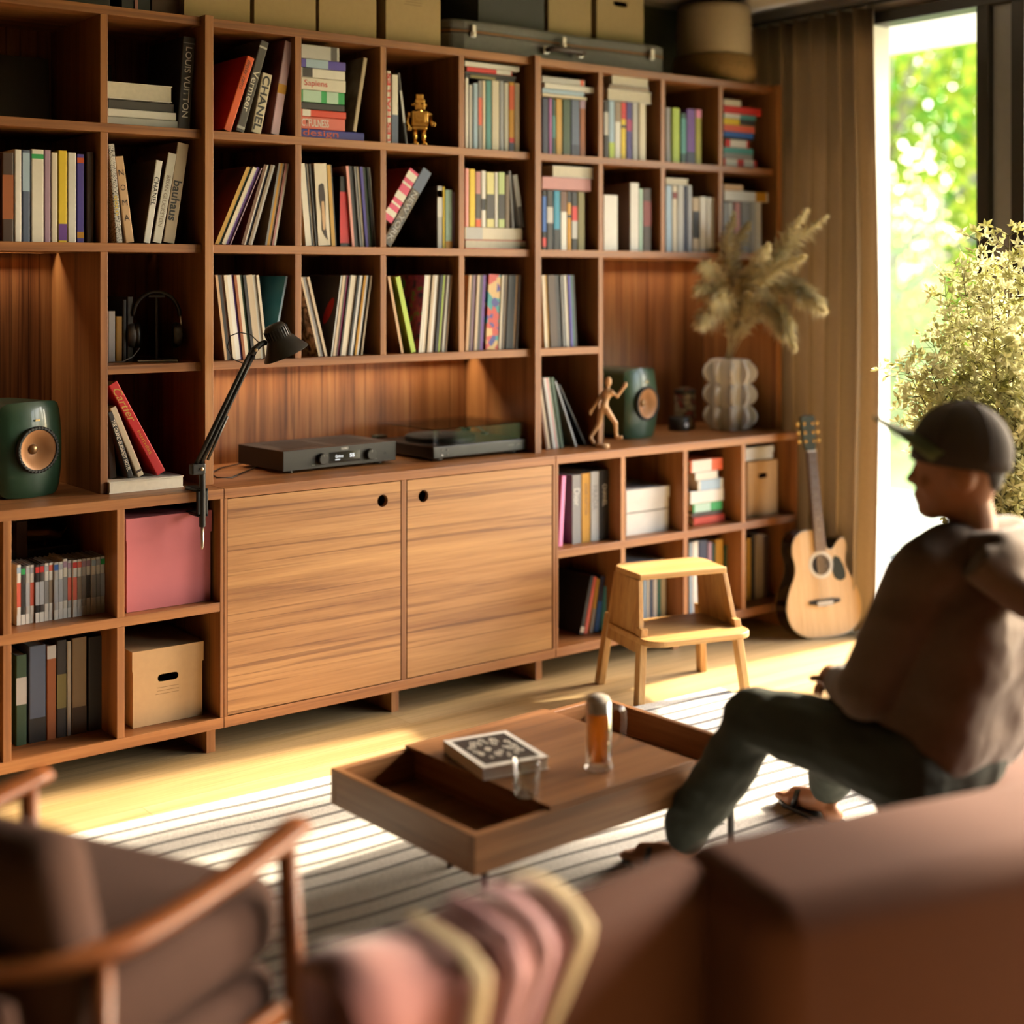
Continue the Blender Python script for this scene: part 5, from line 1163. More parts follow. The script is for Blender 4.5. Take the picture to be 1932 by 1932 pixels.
# ================================================================== step stool
st = thing('step_stool', 'oak two-step stool standing in front of the low cabinet', 'stool', (1.835, -.365, 0), R(-15))
def slab(poly, z0, z1, name): return MB().prism(poly, z0, z1).build(name, woak, st, bevel=.004, seg=3)
def arcp(cx_, cy_, r_, a0, a1, n=8): return [(cx_ + r_*math.cos(R(a0 + (a1-a0)*i/n)), cy_ + r_*math.sin(R(a0 + (a1-a0)*i/n))) for i in range(n+1)]
slab([(-.20, -.105), (.20, -.105)] + arcp(.15, .075, .06, -10, 90) + arcp(-.15, .075, .06, 90, 190), .478, .502, 'tread')
slab(arcp(-.165, -.19, .075, 180, 270) + arcp(.165, -.19, .075, 270, 360) + [(.235, .11), (-.235, .11)], .245, .269, 'step')
for s in (-1, 1):
    # side panel: trapezoid leaning in toward the tread
    def sp(y_, z_): return (s * (.205 + (.478 - z_) * .105), y_, z_)
    q = [(-.10, .478), (.115, .478), (.150, .20), (-.165, .20)]
    vs = []; 
    for off in (0, -s*.020): vs += [(sp(y_, z_)[0] + off, y_, z_) for y_, z_ in q]
    MB().add(vs, [(0, 1, 2, 3), (7, 6, 5, 4), (0, 4, 5, 1), (1, 5, 6, 2), (2, 6, 7, 3), (3, 7, 4, 0)]).build('side_panel', woakz, st, bevel=.002)
    for (yt, yb_) in ((-.105, -.178), (.095, .172)):
        wl = .021
        def lp(y_, z_, o): return (s * (.205 + (.478 - z_) * .105) + o, y_, z_)
        vs = []
        for z_, y_ in ((0, yb_), (.30, yt + (yb_ - yt) * .55)):
            for o, w2 in ((.004*s, -wl), (.004*s, wl), (-.026*s, wl), (-.026*s, -wl)): vs.append(lp(y_ + w2, z_, o))
        MB().add(vs, [(0, 1, 2, 3), (7, 6, 5, 4), (0, 4, 5, 1), (1, 5, 6, 2), (2, 6, 7, 3), (3, 7, 4, 0)]).build('leg', woakz, st, bevel=.003)
MB().box(-.19, .19, -.10, -.082, .205, .245).build('apron', woak, st, bevel=.002)
# ================================================================== rug
rg, n, b = nodes_mat('striped_wool_rug'); L = n.links.new
tc = n.nodes.new('ShaderNodeTexCoord'); sp_ = n.nodes.new('ShaderNodeSeparateXYZ'); L(tc.outputs['Object'], sp_.inputs[0])
wob = n.nodes.new('ShaderNodeTexNoise'); wob.inputs['Scale'].default_value = 1; wob.inputs['Detail'].default_value = 1
mpw = n.nodes.new('ShaderNodeMapping'); mpw.inputs['Scale'].default_value = (1.6, .5, 1); L(tc.outputs['Object'], mpw.inputs['Vector']); L(mpw.outputs[0], wob.inputs['Vector'])
def mth(op, a, b_=None, c_=None):
    q = n.nodes.new('ShaderNodeMath'); q.operation = op
    for i, x_ in enumerate((a, b_, c_)):
        if x_ is None: continue
        if isinstance(x_, (int, float)): q.inputs[i].default_value = x_
        else: L(x_, q.inputs[i])
    return q.outputs[0]
# stripes run along the rug, every 75 mm, broken into long dashes; shifted where the pattern jumps at its left third
step = mth('GREATER_THAN', sp_.outputs['X'], -.28)
ys = mth('ADD', sp_.outputs['Y'], mth('MULTIPLY', mth('SUBTRACT', wob.outputs['Fac'], .5), .05))
ys = mth('ADD', ys, mth('MULTIPLY', step, .035))
fr_ = mth('FRACT', mth('DIVIDE', ys, .0765))
tri = mth('ABSOLUTE', mth('SUBTRACT', fr_, .5))
line = mth('LESS_THAN', tri, mth('ADD', .085, mth('MULTIPLY', wob.outputs['Fac'], .07)))
band = mth('FLOOR', mth('DIVIDE', ys, .0765))
gapn = n.nodes.new('ShaderNodeTexWhiteNoise'); gapn.noise_dimensions = '2D'
cmb = n.nodes.new('ShaderNodeCombineXYZ'); L(band, cmb.inputs[0]); L(mth('FLOOR', mth('MULTIPLY', mth('ADD', sp_.outputs['X'], mth('MULTIPLY', band, .013)), .55)), cmb.inputs[1]); L(cmb.outputs[0], gapn.inputs['Vector'])
line = mth('MULTIPLY', line, mth('GREATER_THAN', gapn.outputs['Value'], .10))
line = mth('MULTIPLY', line, mth('LESS_THAN', sp_.outputs['Y'], -.055))
pile = n.nodes.new('ShaderNodeTexNoise'); pile.inputs['Scale'].default_value = 190; pile.inputs['Detail'].default_value = 2; L(tc.outputs['Object'], pile.inputs['Vector'])
cr = n.nodes.new('ShaderNodeValToRGB'); cr.color_ramp.elements[0].position = .3; cr.color_ramp.elements[0].color = lin('#a8a39a'); cr.color_ramp.elements[1].position = .6; cr.color_ramp.elements[1].color = lin('#cfcbc3')
L(pile.outputs['Fac'], cr.inputs[0])
mx = n.nodes.new('ShaderNodeMix'); mx.data_type = 'RGBA'; L(line, mx.inputs['Factor']); L(cr.outputs[0], mx.inputs['A']); mx.inputs['B'].default_value = lin('#3a332c')
L(mx.outputs['Result'], b.inputs['Base Color']); b.inputs['Roughness'].default_value = .95; b.inputs['Sheen Weight'].default_value = .3
hgt = mth('SUBTRACT', mth('MULTIPLY', pile.outputs['Fac'], .5), mth('MULTIPLY', line, .9))
bp = n.nodes.new('ShaderNodeBump'); bp.inputs['Strength'].default_value = .6; bp.inputs['Distance'].default_value = .008; L(hgt, bp.inputs['Height']); L(bp.outputs[0], b.inputs['Normal'])
rug = MB().box(0, 3.0, -2.16, 0, 0, .014).build('rug', rg, None, bevel=.006)
rug.location = (-1.03, -.375, .0006); rug.rotation_euler = (0, 0, R(-2.6))
tag(rug, 'pale grey wool rug with dark broken stripes under the table', 'rug')
# ================================================================== coffee table
TZ = .32
ct = thing('coffee_table', 'low walnut coffee table with two open tray ends', 'table', (-.239, -1.143, 0), R(2.6))
LX, LY, HH, tw = 1.05, .64, .10, .022
zb_ = TZ - HH
for nm_, a_ in (('back_board', (0, LX, -tw, 0)), ('front_board', (0, LX, -LY, -LY + tw))):
    MB().box(a_[0], a_[1], a_[2], a_[3], zb_, TZ).build(nm_, wtab, ct, bevel=.002)
wtaby = wood('walnut_table_y', '#5a3b21', '#835835', '#9c7049', 'Y', 1.3, .38, .5)
for x_ in (0, LX - tw): MB().box(x_, x_ + tw, -LY + tw, -tw, zb_, TZ).build('end_board', wtaby, ct, bevel=.002)
MB().box(tw, LX - tw, -LY + tw, -tw, zb_ + .002, zb_ + .014).build('tray_floor', wtab, ct)
x0_, x1_ = .255, .80
MB().box(x0_, x1_, -LY + .005, 0.0, TZ - .001, TZ + .010).build('top_panel', wtab, ct, bevel=.002)
for x_ in (x0_ + .02, x1_ - .035): MB().box(x_, x_ + .014, -LY + tw, -tw, zb_ + .014, TZ - .001).build('partition', wtaby, ct)
for x_, y_ in ((.30, -.16), (.06, -LY + .035), (LX - .30, -.16), (LX - .06, -LY + .035)):
    MB().tube([(x_, y_, .0145), (x_, y_, zb_)], .010, 12).build('leg', blk2, ct)
ZT2 = TZ + .010
q = [atZ(u, v, TZ + .045) for u, v in ((857, 1393), (893, 1450), (1017, 1428), (970, 1380))]
cen = sum(q, Vector()) / 4; rzb = math.atan2((q[2] - q[1]).y, (q[2] - q[1]).x)
bkw = (q[2] - q[1]).length; bkd = (q[0] - q[1]).length
tb = thing('coffee_table_book', 'white framed book with black cover and pale lettering on table', 'book', (cen.x, cen.y, ZT2 + .0006), rzb)
MB().box(-bkw/2, bkw/2, -bkd/2, bkd/2, 0, .003).box(-bkw/2, bkw/2, -bkd/2, bkd/2, .031, .034).box(-bkw/2, -bkw/2 + .003, -bkd/2, bkd/2, .003, .031).build('cover', pal('white'), tb)
MB().box(-bkw/2 + .004, bkw/2 - .003, -bkd/2 + .003, bkd/2 - .003, .003, .031).build('page_block', page_m, tb)
MB().box(-bkw/2 + .018, bkw/2 - .018, -bkd/2 + .024, bkd/2 - .022, .034, .0344).build('cover_print', pal('black'), tb)
rl = random.Random(5)
for k in range(46):     # dense ornamental lettering, too blurred to read
    x_ = rl.uniform(-.32, .32) * bkw; y_ = rl.uniform(-.28, .30) * bkd; s_ = rl.uniform(.005, .009)
    if abs(x_) / (bkw*.34) + abs(y_) / (bkd*.34) > 1.35: continue
    c_ = [(x_ + s_*math.cos(a)*1.0, y_ + s_*1.6*math.sin(a)) for a in [2*math.pi*i/14 for i in range(14)]]
    c2 = [(x_ + s_*.5*math.cos(a)*1.0, y_ + s_*.95*math.sin(a)) for a in [2*math.pi*i/14 for i in range(14)]]
    MB().ring(c_, c2, .0345, .0349).build('cover_ornament', pal('ivory'), tb)
# glasses
gls, n, b = nodes_mat('clear_glass'); n.nodes.remove(b)
tr = n.nodes.new('ShaderNodeBsdfTransparent'); tr.inputs[0].default_value = (.95, .96, .96, 1); gl = n.nodes.new('ShaderNodeBsdfGlossy'); gl.inputs['Roughness'].default_value = .03
lw = n.nodes.new('ShaderNodeLayerWeight'); lw.inputs['Blend'].default_value = .35; ms = n.nodes.new('ShaderNodeMixShader')
n.links.new(lw.outputs['Facing'], ms.inputs[0]); n.links.new(tr.outputs[0], ms.inputs[1]); n.links.new(gl.outputs[0], ms.inputs[2]); n.links.new(ms.outputs[0], n.nodes['Material Output'].inputs[0])
beer, n, b = nodes_mat('lager'); n.nodes.remove(b)
tr = n.nodes.new('ShaderNodeBsdfTransparent'); tr.inputs[0].default_value = lin('#ffc65c'); tl = n.nodes.new('ShaderNodeBsdfTranslucent'); tl.inputs[0].default_value = lin('#f6ad4a'); df = n.nodes.new('ShaderNodeBsdfDiffuse'); df.inputs[0].default_value = lin('#e09838')
m0 = n.nodes.new('ShaderNodeMixShader'); m0.inputs[0].default_value = .5; ms = n.nodes.new('ShaderNodeMixShader'); ms.inputs[0].default_value = .6
n.links.new(tl.outputs[0], m0.inputs[1]); n.links.new(df.outputs[0], m0.inputs[2]); n.links.new(tr.outputs[0], ms.inputs[1]); n.links.new(m0.outputs[0], ms.inputs[2]); n.links.new(ms.outputs[0], n.nodes['Material Output'].inputs[0])
foam = mat('beer_foam', '#f1e3cb', .9, noise=.06, scale=60)
mc = atZ(1129, 1452, ZT2)
mug = thing('beer_mug', 'tall glass mug of amber beer with foam on table', 'mug', (mc.x, mc.y, ZT2 + .0006))
MB().lathe([(.0, .0), (.036, .0), (.040, .005), (.040, .012), (.0355, .024), (.0355, .19), (.0345, .191), (.0325, .189), (.0325, .026), (.0, .024)], 36, cap=False).build('glass', gls, mug, smooth=True)
MB().lathe([(.0, .0255), (.0318, .0275), (.0318, .158), (.0, .158)], 32, cap=False).build('beer', beer, mug, auto=50)
MB().lathe([(.0, .1585), (.0318, .1585), (.0322, .190), (.030, .200), (.018, .206), (0, .207)], 32, cap=False).build('foam', foam, mug, smooth=True)
hpts = [Vector((.0355, 0, .165)), Vector((.060, 0, .168)), Vector((.073, 0, .15)), Vector((.072, 0, .105)), Vector((.062, 0, .075)), Vector((.0355, 0, .06))]
hpts = [Matrix.Rotation(R(-25), 3, 'Z') @ p for p in spline(hpts, 5)]
MB().tube(hpts, .006, 8).build('handle', gls, mug, smooth=True)
gc_ = atZ(993, 1500, ZT2)
tg_ = thing('tumbler', 'empty clear glass tumbler in front of the white framed book', 'glass', (gc_.x, gc_.y, ZT2 + .0006))
MB().lathe([(.0, .0), (.030, .0), (.033, .004), (.038, .09), (.0372, .0915), (.036, .09), (.031, .014), (.0, .012)], 36, cap=False).build('glass', gls, tg_, smooth=True)
# ================================================================== curtain
cur_m = mat('taupe_linen', '#c2aa8a', .9, noise=.08, scale=90, bump=.1, sheen=.2)
cn = cur_m.node_tree; cb_ = cn.nodes['Principled BSDF']; ctl_ = cn.nodes.new('ShaderNodeBsdfTranslucent'); ctl_.inputs[0].default_value = lin('#a3927c'); cmx = cn.nodes.new('ShaderNodeMixShader'); cmx.inputs[0].default_value = .24
cn.links.new(cb_.outputs[0], cmx.inputs[1]); cn.links.new(ctl_.outputs[0], cmx.inputs[2]); cn.links.new(cmx.outputs[0], cn.nodes['Material Output'].inputs[0])
cur = thing('curtain', 'taupe linen curtain gathered in the corner by the window', 'curtain', (0, 0, 0))
mb = MB(); NS, NZ = 150, 14; zc_ = [.012 + (2.97 - .012) * j / NZ for j in range(NZ + 1)]
rcu = random.Random(8); phs = [rcu.uniform(.85, 1.15) for _ in range(12)]
vs, fs = [], []
for j, z in enumerate(zc_):
    for i in range(NS + 1):
        s = i / NS; y = .56 - .885 * s
        ph = s * 9.5 * 2 * math.pi + .35 * math.sin(z * 1.4 + s * 9)
        am = .040 + .008 * math.sin(s * 17) + .004 * (1 - z / 3)
        vs.append((3.185 + am * math.sin(ph) + .012 * math.sin(z * 2 + s * 5), y + .018 * math.cos(ph) - .012 * (1 - z / 3) * s, z))
for j in range(NZ):
    for i in range(NS): a = j*(NS+1)+i; fs.append((a, a+1, a+NS+2, a+NS+1))
o = mb.add(vs, fs).build('drape', cur_m, cur, smooth=True)
so = o.modifiers.new('solid', 'SOLIDIFY'); so.thickness = .003
MB().tube([(3.185, .56, 2.99), (3.185, -4.9, 2.99)], .012, 10).build('curtain_rail', blk2, cur)
for k in range(10): MB().tube([(3.185, .54 - k * .092, 2.972), (3.185, .54 - k * .092, 2.99)], .005, 6).build('glider', chrome, cur)
# ================================================================== armchair (left foreground)
uph = mat('brown_wool_upholstery', '#573b30', .95, noise=.1, scale=120, bump=.15)
nearE, farE = atD(572, 1560, 2.77), atD(40, 1500, 2.94)
mid = (nearE + farE) / 2; fa = math.atan2(.246, .499)
ac = thing('armchair', 'brown upholstered armchair with curved wooden arms in left foreground', 'armchair', (mid.x, mid.y, .0148), fa)
hw_ = .325; AZ = .60
path = [(.02, -hw_, AZ + .025), (-.15, -hw_ - .005, AZ + .012), (-.36, -hw_, AZ), (-.50, -hw_ + .02, AZ - .002), (-.60, -hw_ + .10, AZ - .002), (-.655, -.14, AZ), (-.665, 0, AZ), (-.655, .14, AZ), (-.60, hw_ - .10, AZ - .002), (-.50, hw_ - .02, AZ - .002), (-.36, hw_, AZ), (-.15, hw_ + .005, AZ + .012), (.02, hw_, AZ + .025)]
pp = spline(path, 5)
vs, fs = [], []
for i, p in enumerate(pp):
    t = (pp[min(i+1, len(pp)-1)] - pp[max(i-1, 0)]).normalized(); nn = Vector((0, 0, 1)).cross(t).normalized()
    w_ = .030 if 6 < i < len(pp) - 7 else .034
    for k in range(10):
        a = 2*math.pi*k/10; vs.append(p + nn * w_ * math.cos(a) + Vector((0, 0, 1)) * .017 * math.sin(a))
for i in range(len(pp) - 1):
    for k in range(10): a = i*10+k; b_ = i*10+(k+1) % 10; fs.append((a, b_, b_+10, a+10))
fs += [tuple(range(9, -1, -1)), tuple(range((len(pp)-1)*10, len(pp)*10))]
MB().add(vs, fs).build('arm_rail', wchair, ac, smooth=True)
for s in (-1, 1):
    MB().tube([(-.02, s*hw_, AZ + .012), (-.005, s*(hw_ + .01), .30), (.03, s*(hw_ + .025), 0)], [.019, .022, .014], 12).build('front_leg', wchair, ac, smooth=True)
    MB().tube([(-.50, s*(hw_ - .02), AZ - .01), (-.52, s*(hw_ - .005), .30), (-.58, s*(hw_ + .01), 0)], [.018, .021, .014], 12).build('rear_leg', wchair, ac, smooth=True)
    MB().box(-.52, -.02, s*hw_ - .012, s*hw_ + .012, .27, .315).build('side_rail', wchair, ac, bevel=.006)
def cushion(parent, name, x0, x1, y0, y1, z0, z1, m, rnd=.05, M=None, puff=.02):
    o = MB().box(x0, x1, y0, y1, z0, z1, M).build(name, m, parent, smooth=True)
    b1 = o.modifiers.new('b', 'BEVEL'); b1.width = rnd; b1.segments = 5
    return o
cushion(ac, 'seat_base', -.56, .0, -.30, .30, .20, .37, uph, .04)
cushion(ac, 'seat_cushion', -.52, .03, -.295, .295, .37, .53, uph, .06)
cushion(ac, 'back_cushion', -.07, .07, -.285, .285, 0, .36, uph, .06, Matrix.Translation((-.47, 0, .44)) @ Matrix.Rotation(R(-14), 4, 'Y'))
cushion(ac, 'back_panel', -.045, .0, -.27, .27, 0, .36, uph, .02, Matrix.Translation((-.60, 0, .22)) @ Matrix.Rotation(R(-6), 4, 'Y'))
# ================================================================== sofa (right foreground)
sofa_m = mat('rust_brown_upholstery', '#5c3524', .9, noise=.1, scale=120, bump=.12)
sf = thing('sofa', 'rust brown sofa seen from behind in right foreground', 'sofa', (-.455, -2.70, 0), R(-13.5))
cushion(sf, 'backrest', 0, 2.0, -.345, 0, .06, .665, sofa_m, .075)
Ms = Matrix.Rotation(R(13.5 + 4.6), 4, 'Z')
cushion(sf, 'side_backrest', -.72, .02, -.14, .0, .06, .655, sofa_m, .06, Ms)
cushion(sf, 'seat_base', 1.02, 2.0, .003, .70, .10, .29, sofa_m, .04)
cushion(sf, 'seat_cushion', 1.02, 2.0, .0, .72, .29, .43, sofa_m, .06)
for x_, y_ in ((.12, -.28), (1.9, -.28), (1.12, .62), (1.9, .62)): MB().tube([(x_, y_, 0), (x_, y_, .11)], [.014, .02], 12).build('leg', wchair, sf)
for x_, y_ in ((-.66, -.11), (-.66, -.03)):
    p_ = Ms @ Vector((x_, y_, 0)); MB().tube([(p_.x, p_.y, 0), (p_.x, p_.y, .08)], [.014, .02], 12).build('leg', wchair, sf)
# ================================================================== pink throw over the sofa
pink_m = mat('dusty_pink_throw', '#a5625c', .8, noise=.12, scale=25, bump=.2, sheen=.4)
trim_m = mat('cream_trim', '#d3bd97', .85, noise=.06)
thw = thing('throw_blanket', 'dusty pink throw with cream trim draped over sofa back', 'blanket', (-.455, -2.70, 0), R(4.6))
NU, NV = 60, 48
def drape(s, t):
    """s along the sofa (0 left..1 right), t from the far side over the top and down the near side"""
    x = -.78 + .46 * s
    x += .10 * (t - .35) * (s - .5) - .10 * t
    far, top = .14, .15
    Lr = .85 * (1 - .35 * max(0, s - .45))
    l = t * Lr
    if l < far: y, z = .022, .66 - (far - l)
    elif l < far + top: q = (l - far) / top; y = .02 - .175 * q; z = .664 + .012 * math.sin(math.pi * q) * (1 + math.sin(9 * s))
    else:
        dr = l - far - top; y = -.160 - .02 * math.sin(dr * 6); z = .665 - dr; x -= dr * (.10 + .75 * s * s)
    fold = .014 * (.5 + .5 * math.sin(s * 11 + t * 2.5)) + .003 * (.5 + .5 * math.sin(s * 23 - t * 4))
    if l < far: y += abs(fold) * .6
    elif l < far + top: z += abs(fold) + .01
    else: y -= abs(fold) + .006
    return Vector((x, y, max(.02, z)))
vs, fs = [], []
for j in range(NV + 1):
    for i in range(NU + 1): vs.append(drape(i / NU, j / NV))
for j in range(NV):
    for i in range(NU): a = j*(NU+1)+i; fs.append((a, a+1, a+NU+2, a+NU+1))
o = MB().add(vs, fs).build('cloth', pink_m, thw, smooth=True); so = o.modifiers.new('s', 'SOLIDIFY'); so.thickness = .008; so.offset = 1
def ribbon(name, s0_, s1_, t0, t1, lift, m):
    """flat band of cloth lying on the throw"""
    vs, fs, n_ = [], [], 40
    for j_ in range(n_ + 1):
        t = t0 + (t1 - t0) * j_ / n_
        for k_ in range(5):
            s_ = s0_ + (s1_ - s0_) * k_ / 4; p = drape(s_, t)
            e1 = drape(min(1, s_ + .01), t) - drape(s_ - .01, t); e2 = drape(s_, min(1, t + .01)) - drape(s_, max(0, t - .01))
            vs.append(p + e2.cross(e1).normalized() * lift)
    for j_ in range(n_):
        for k_ in range(4): a = j_*5 + k_; fs.append((a, a+1, a+6, a+5))
    o = MB().add(vs, fs).build(name, m, thw, smooth=True); so_ = o.modifiers.new('s', 'SOLIDIFY'); so_.thickness = .004; so_.offset = 0
ribbon('trim', .93, 1.0, 0, 1, .012, trim_m); ribbon('trim', .44, .51, 0, 1, .012, trim_m)
psm = mat('pale_pink_stripe', '#c99aa0', .8)
ribbon('pale_stripe', .62, .66, .2, .8, .010, psm); ribbon('pale_stripe', .77, .82, .2, .7, .010, psm)
# ================================================================== seated person
skin = mat('skin', '#9a6644', .55, noise=.05, scale=15); skin.node_tree.nodes['Principled BSDF'].inputs['Subsurface Weight'].default_value = .0
hood_m = mat('taupe_hoodie_fleece', '#6f5a48', .95, noise=.1, scale=60, bump=.2, sheen=.3)
jean_m = mat('dark_green_denim', '#2b322b', .85, noise=.12, scale=90, bump=.1)
per = thing('person', 'person in brown hoodie and dark cap seated facing the shelves', 'person', (0, 0, 0))
V = Vector
hipL, hipR = V((.64, -2.42, .49)), V((.83, -2.44, .49))
knL, knR = V((.588, -1.970, .500)), V((1.02, -1.98, .50))
anL, anR = V((.542, -1.750, .150)), V((1.18, -1.72, .13))
shL, shR = V((.625, -2.485, .985)), V((.985, -2.53, .985))
elL, elR = V((.572, -2.352, .67)), V((1.05, -2.37, .68))
wrL, wrR = V((.735, -2.13, .615)), V((.87, -2.12, .60))
nk0, hc = V((.775, -2.515, 1.06)), V((.745, -2.500, 1.226))
fd = V((-.62, .785, 0)).normalized()          # where the face points
yl_ = V((-fd.y, fd.x, 0))
HM = basis(fd, yl_, hc) @ Matrix.Scale(1.09, 4)
body = MB()
def cap_(pts, rr, n=12): body.tube(pts, rr, n); [body.ball(p, r_) for p, r_ in zip(pts, rr if isinstance(rr, list) else [rr]*len(pts))]
cap_([V((.735, -2.43, .50)), V((.745, -2.48, .70)), V((.765, -2.52, .90)), V((.775, -2.515, 1.0))], [.10, .10, .10, .085])
cap_([shL, shR], [.06, .06]); cap_([V((.775, -2.52, 1.0)), nk0 + V((0, 0, .04)), hc + V((.01, -.01, -.05))], [.07, .058, .056])
for a_, b_, c_ in ((shL, elL, wrL), (shR, elR, wrR)): cap_([a_, b_, c_], [.05, .042, .03])
for a_, b_, c_ in ((hipL, knL, anL), (hipR, knR, anR)): cap_([a_, b_, c_], [.08, .058, .04])
# head
body.ball((0, 0, .01), (.098, .079, .112), 20, 14, HM); body.ball((.030, 0, -.055), (.066, .056, .066), 16, 10, HM); body.ball((.060, 0, -.098), (.034, .034, .026), 12, 8, HM)
body.ball((.088, 0, -.022), (.020, .015, .028), 10, 8, HM); body.ball((.104, 0, -.032), (.014, .014, .013), 10, 8, HM); body.ball((.082, 0, .022), (.022, .05, .014), 12, 8, HM)
body.ball((.086, 0, -.066), (.017, .024, .010), 10, 6, HM); body.ball((.084, 0, -.078), (.016, .022, .009), 10, 6, HM)
for s in (-1, 1):
    body.ball((-.004, s*.080, -.018), (.026, .010, .034), 12, 8, HM); body.ball((.070, s*.036, -.040), (.02, .018, .022), 10, 6, HM)
def hand(w, d, up, s):
    d = d.normalized(); sd = d.cross(up).normalized() * s
    body.tube([w, w + d*.04, w + d*.085], [.026, .034, .034], 10)
    for k in range(4):
        r0 = w + d*.075 + sd * (-.027 + .018*k); ln = (.062, .072, .068, .052)[k]
        body.tube([r0, r0 + d*ln*.5 - up*.008, r0 + d*ln*.85 - up*.028, r0 + d*ln*.95 - up*.046], [.0095, .009, .0085, .0075], 8)
    r0 = w + d*.025 - sd*.028
    body.tube([r0, r0 + d*.03 - sd*.022, r0 + d*.062 - sd*.026 - up*.008], [.012, .0105, .009], 8)
hand(wrL, V((.6, .75, -.12)), V((0, 0, 1)), 1); hand(wrR, V((-.5, .8, -.1)), V((0, 0, 1)), -1)
def foot(an, d):
    d = V((d[0], d[1], 0)).normalized(); sd = V((-d.y, d.x, 0)); g_ = V((an.x, an.y, 0))
    body.tube([an, g_ + V((0, 0, .075)) + d*.0, g_ + d*.07 + V((0, 0, .060)), g_ + d*.15 + V((0, 0, .046))], [.038, .040, .036, .030], 10); body.ball(g_ - d*.03 + V((0, 0, .05)), (.034, .034, .032))
    body.ball(g_ + d*.13 + sd*.022 + V((0, 0, .044)), .026); body.ball(g_ + d*.13 - sd*.022 + V((0, 0, .044)), .026)
    for k in range(5):
        q = g_ + d*(.165 - .007*abs(k-1)) + sd*(.036 - .018*k) + V((0, 0, .044))
        body.tube([q - d*.02, q + d*.018, q + d*(.034 - .003*k) - V((0, 0, .006))], [.0115, .0105, .009] if k else [.014, .0135, .011], 8)
fdL, fdR = (-.25, .97), (.15, 1)
foot(anL, fdL); foot(anR, fdR)
fuse(body, 'body', skin, per, .0075, 3)
for an, d in ((anL, fdL), (anR, fdR)):
    d = V((d[0], d[1], 0)).normalized(); sd = V((-d.y, d.x, 0)); g_ = V((an.x, an.y, 0))
    ol = [(-.075, .0), (-.06, .032), (0, .036), (.08, .044), (.15, .046), (.19, .03), (.2, .0), (.19, -.03), (.15, -.044), (.08, -.042), (0, -.036), (-.06, -.032)]
    MB().prism([(x_, y_) for x_, y_ in reversed(ol)], .0, .014, basis(d, sd, g_ + V((0, 0, .0155)))).build('sandal_sole', blk2, per, bevel=.003)
    MB().tube([g_ + d*.10 + sd*.046 + V((0, 0, .03)), g_ + d*.10 + sd*.03 + V((0, 0, .075)), g_ + d*.10 - sd*.03 + V((0, 0, .075)), g_ + d*.10 - sd*.044 + V((0, 0, .03))], .010, 6).build('sandal_strap', blk2, per, smooth=True)
# jeans
jb = MB()
def jt(pts, rr): jb.tube(pts, rr, 14); [jb.ball(p, r_) for p, r_ in zip(pts, rr)]
jt([hipL, hipL.lerp(knL, .5) + V((0, 0, .012)), knL, knL.lerp(anL, .45) + V((0, -.012, 0)), anL + V((0, -.01, .01))], [.118, .102, .088, .080, .068])
jt([hipR, hipR.lerp(knR, .5) + V((0, 0, .012)), knR, knR.lerp(anR, .45) + V((0, -.012, 0)), anR + V((0, -.01, .01))], [.118, .102, .088, .080, .068])
jt([hipL, hipR], [.12, .12])
fuse(jb, 'jeans', jean_m, per, .009, 4, disp=(.008, 10))
# hoodie
hb = MB()
def ht_(pts, rr, n=16): hb.tube(pts, rr, n); [hb.ball(p, r_) for p, r_ in zip(pts, rr)]
for dx in [-.025 + .036 * q_ for q_ in range(7)]:
    ht_([V((.735 + dx, -2.44, .56)), V((.745 + dx, -2.47, .66)), V((.765 + dx, -2.515, .84)), V((.79 + dx*.9, -2.52, .965))], [.135, .130, .130, .110])
ht_([shL, V((.71, -2.50, 1.010)), V((.90, -2.53, 1.010)), shR], [.078, .088, .088, .078])
ht_([shL, shL.lerp(elL, .5) + V((-.01, 0, 0)), elL, elL.lerp(wrL, .45), wrL - (wrL - elL)*.1], [.078, .074, .072, .062, .050])
ht_([shR, shR.lerp(elR, .5), elR, elR.lerp(wrR, .45), wrR - (wrR - elR)*.1], [.095, .088, .082, .070, .055])
# folds on the near sleeve, hem roll
for k in range(0):
    c_ = shL.lerp(elL, .25 + .17*k); hb.tube([c_ + V((-.08, -.05, .03 - .01*k)), c_ + V((-.07, .05, -.01)), c_ + V((.02, .085, -.03))], [.012, .018, .010], 8)
hd1 = fuse(hb, 'hoodie', hood_m, per, .010, 10, disp=(.009, 6.5))
hh = MB()
hh.tube([V((.695, -2.43, 1.035)), V((.69, -2.52, 1.035)), V((.75, -2.61, 1.03)), V((.86, -2.61, 1.035)), V((.91, -2.53, 1.035)), V((.87, -2.42, 1.03))], [.022, .040, .055, .05, .038, .022], 12)
hh.tube([V((.66, -2.60, 1.02)), V((.75, -2.68, .93)), V((.86, -2.65, 1.0))], [.05, .055, .05], 12); hh.ball((.76, -2.64, .99), (.12, .05, .08))
fuse(hh, 'hood', hood_m, per, .009, 14)
for x_ in (.655, .69): MB().tube([V((x_, -2.36, .98)), V((x_ - .01, -2.30, .84)), V((x_ - .005, -2.29, .70))], .004, 6).build('drawstring', pal('taupe'), per, smooth=True)
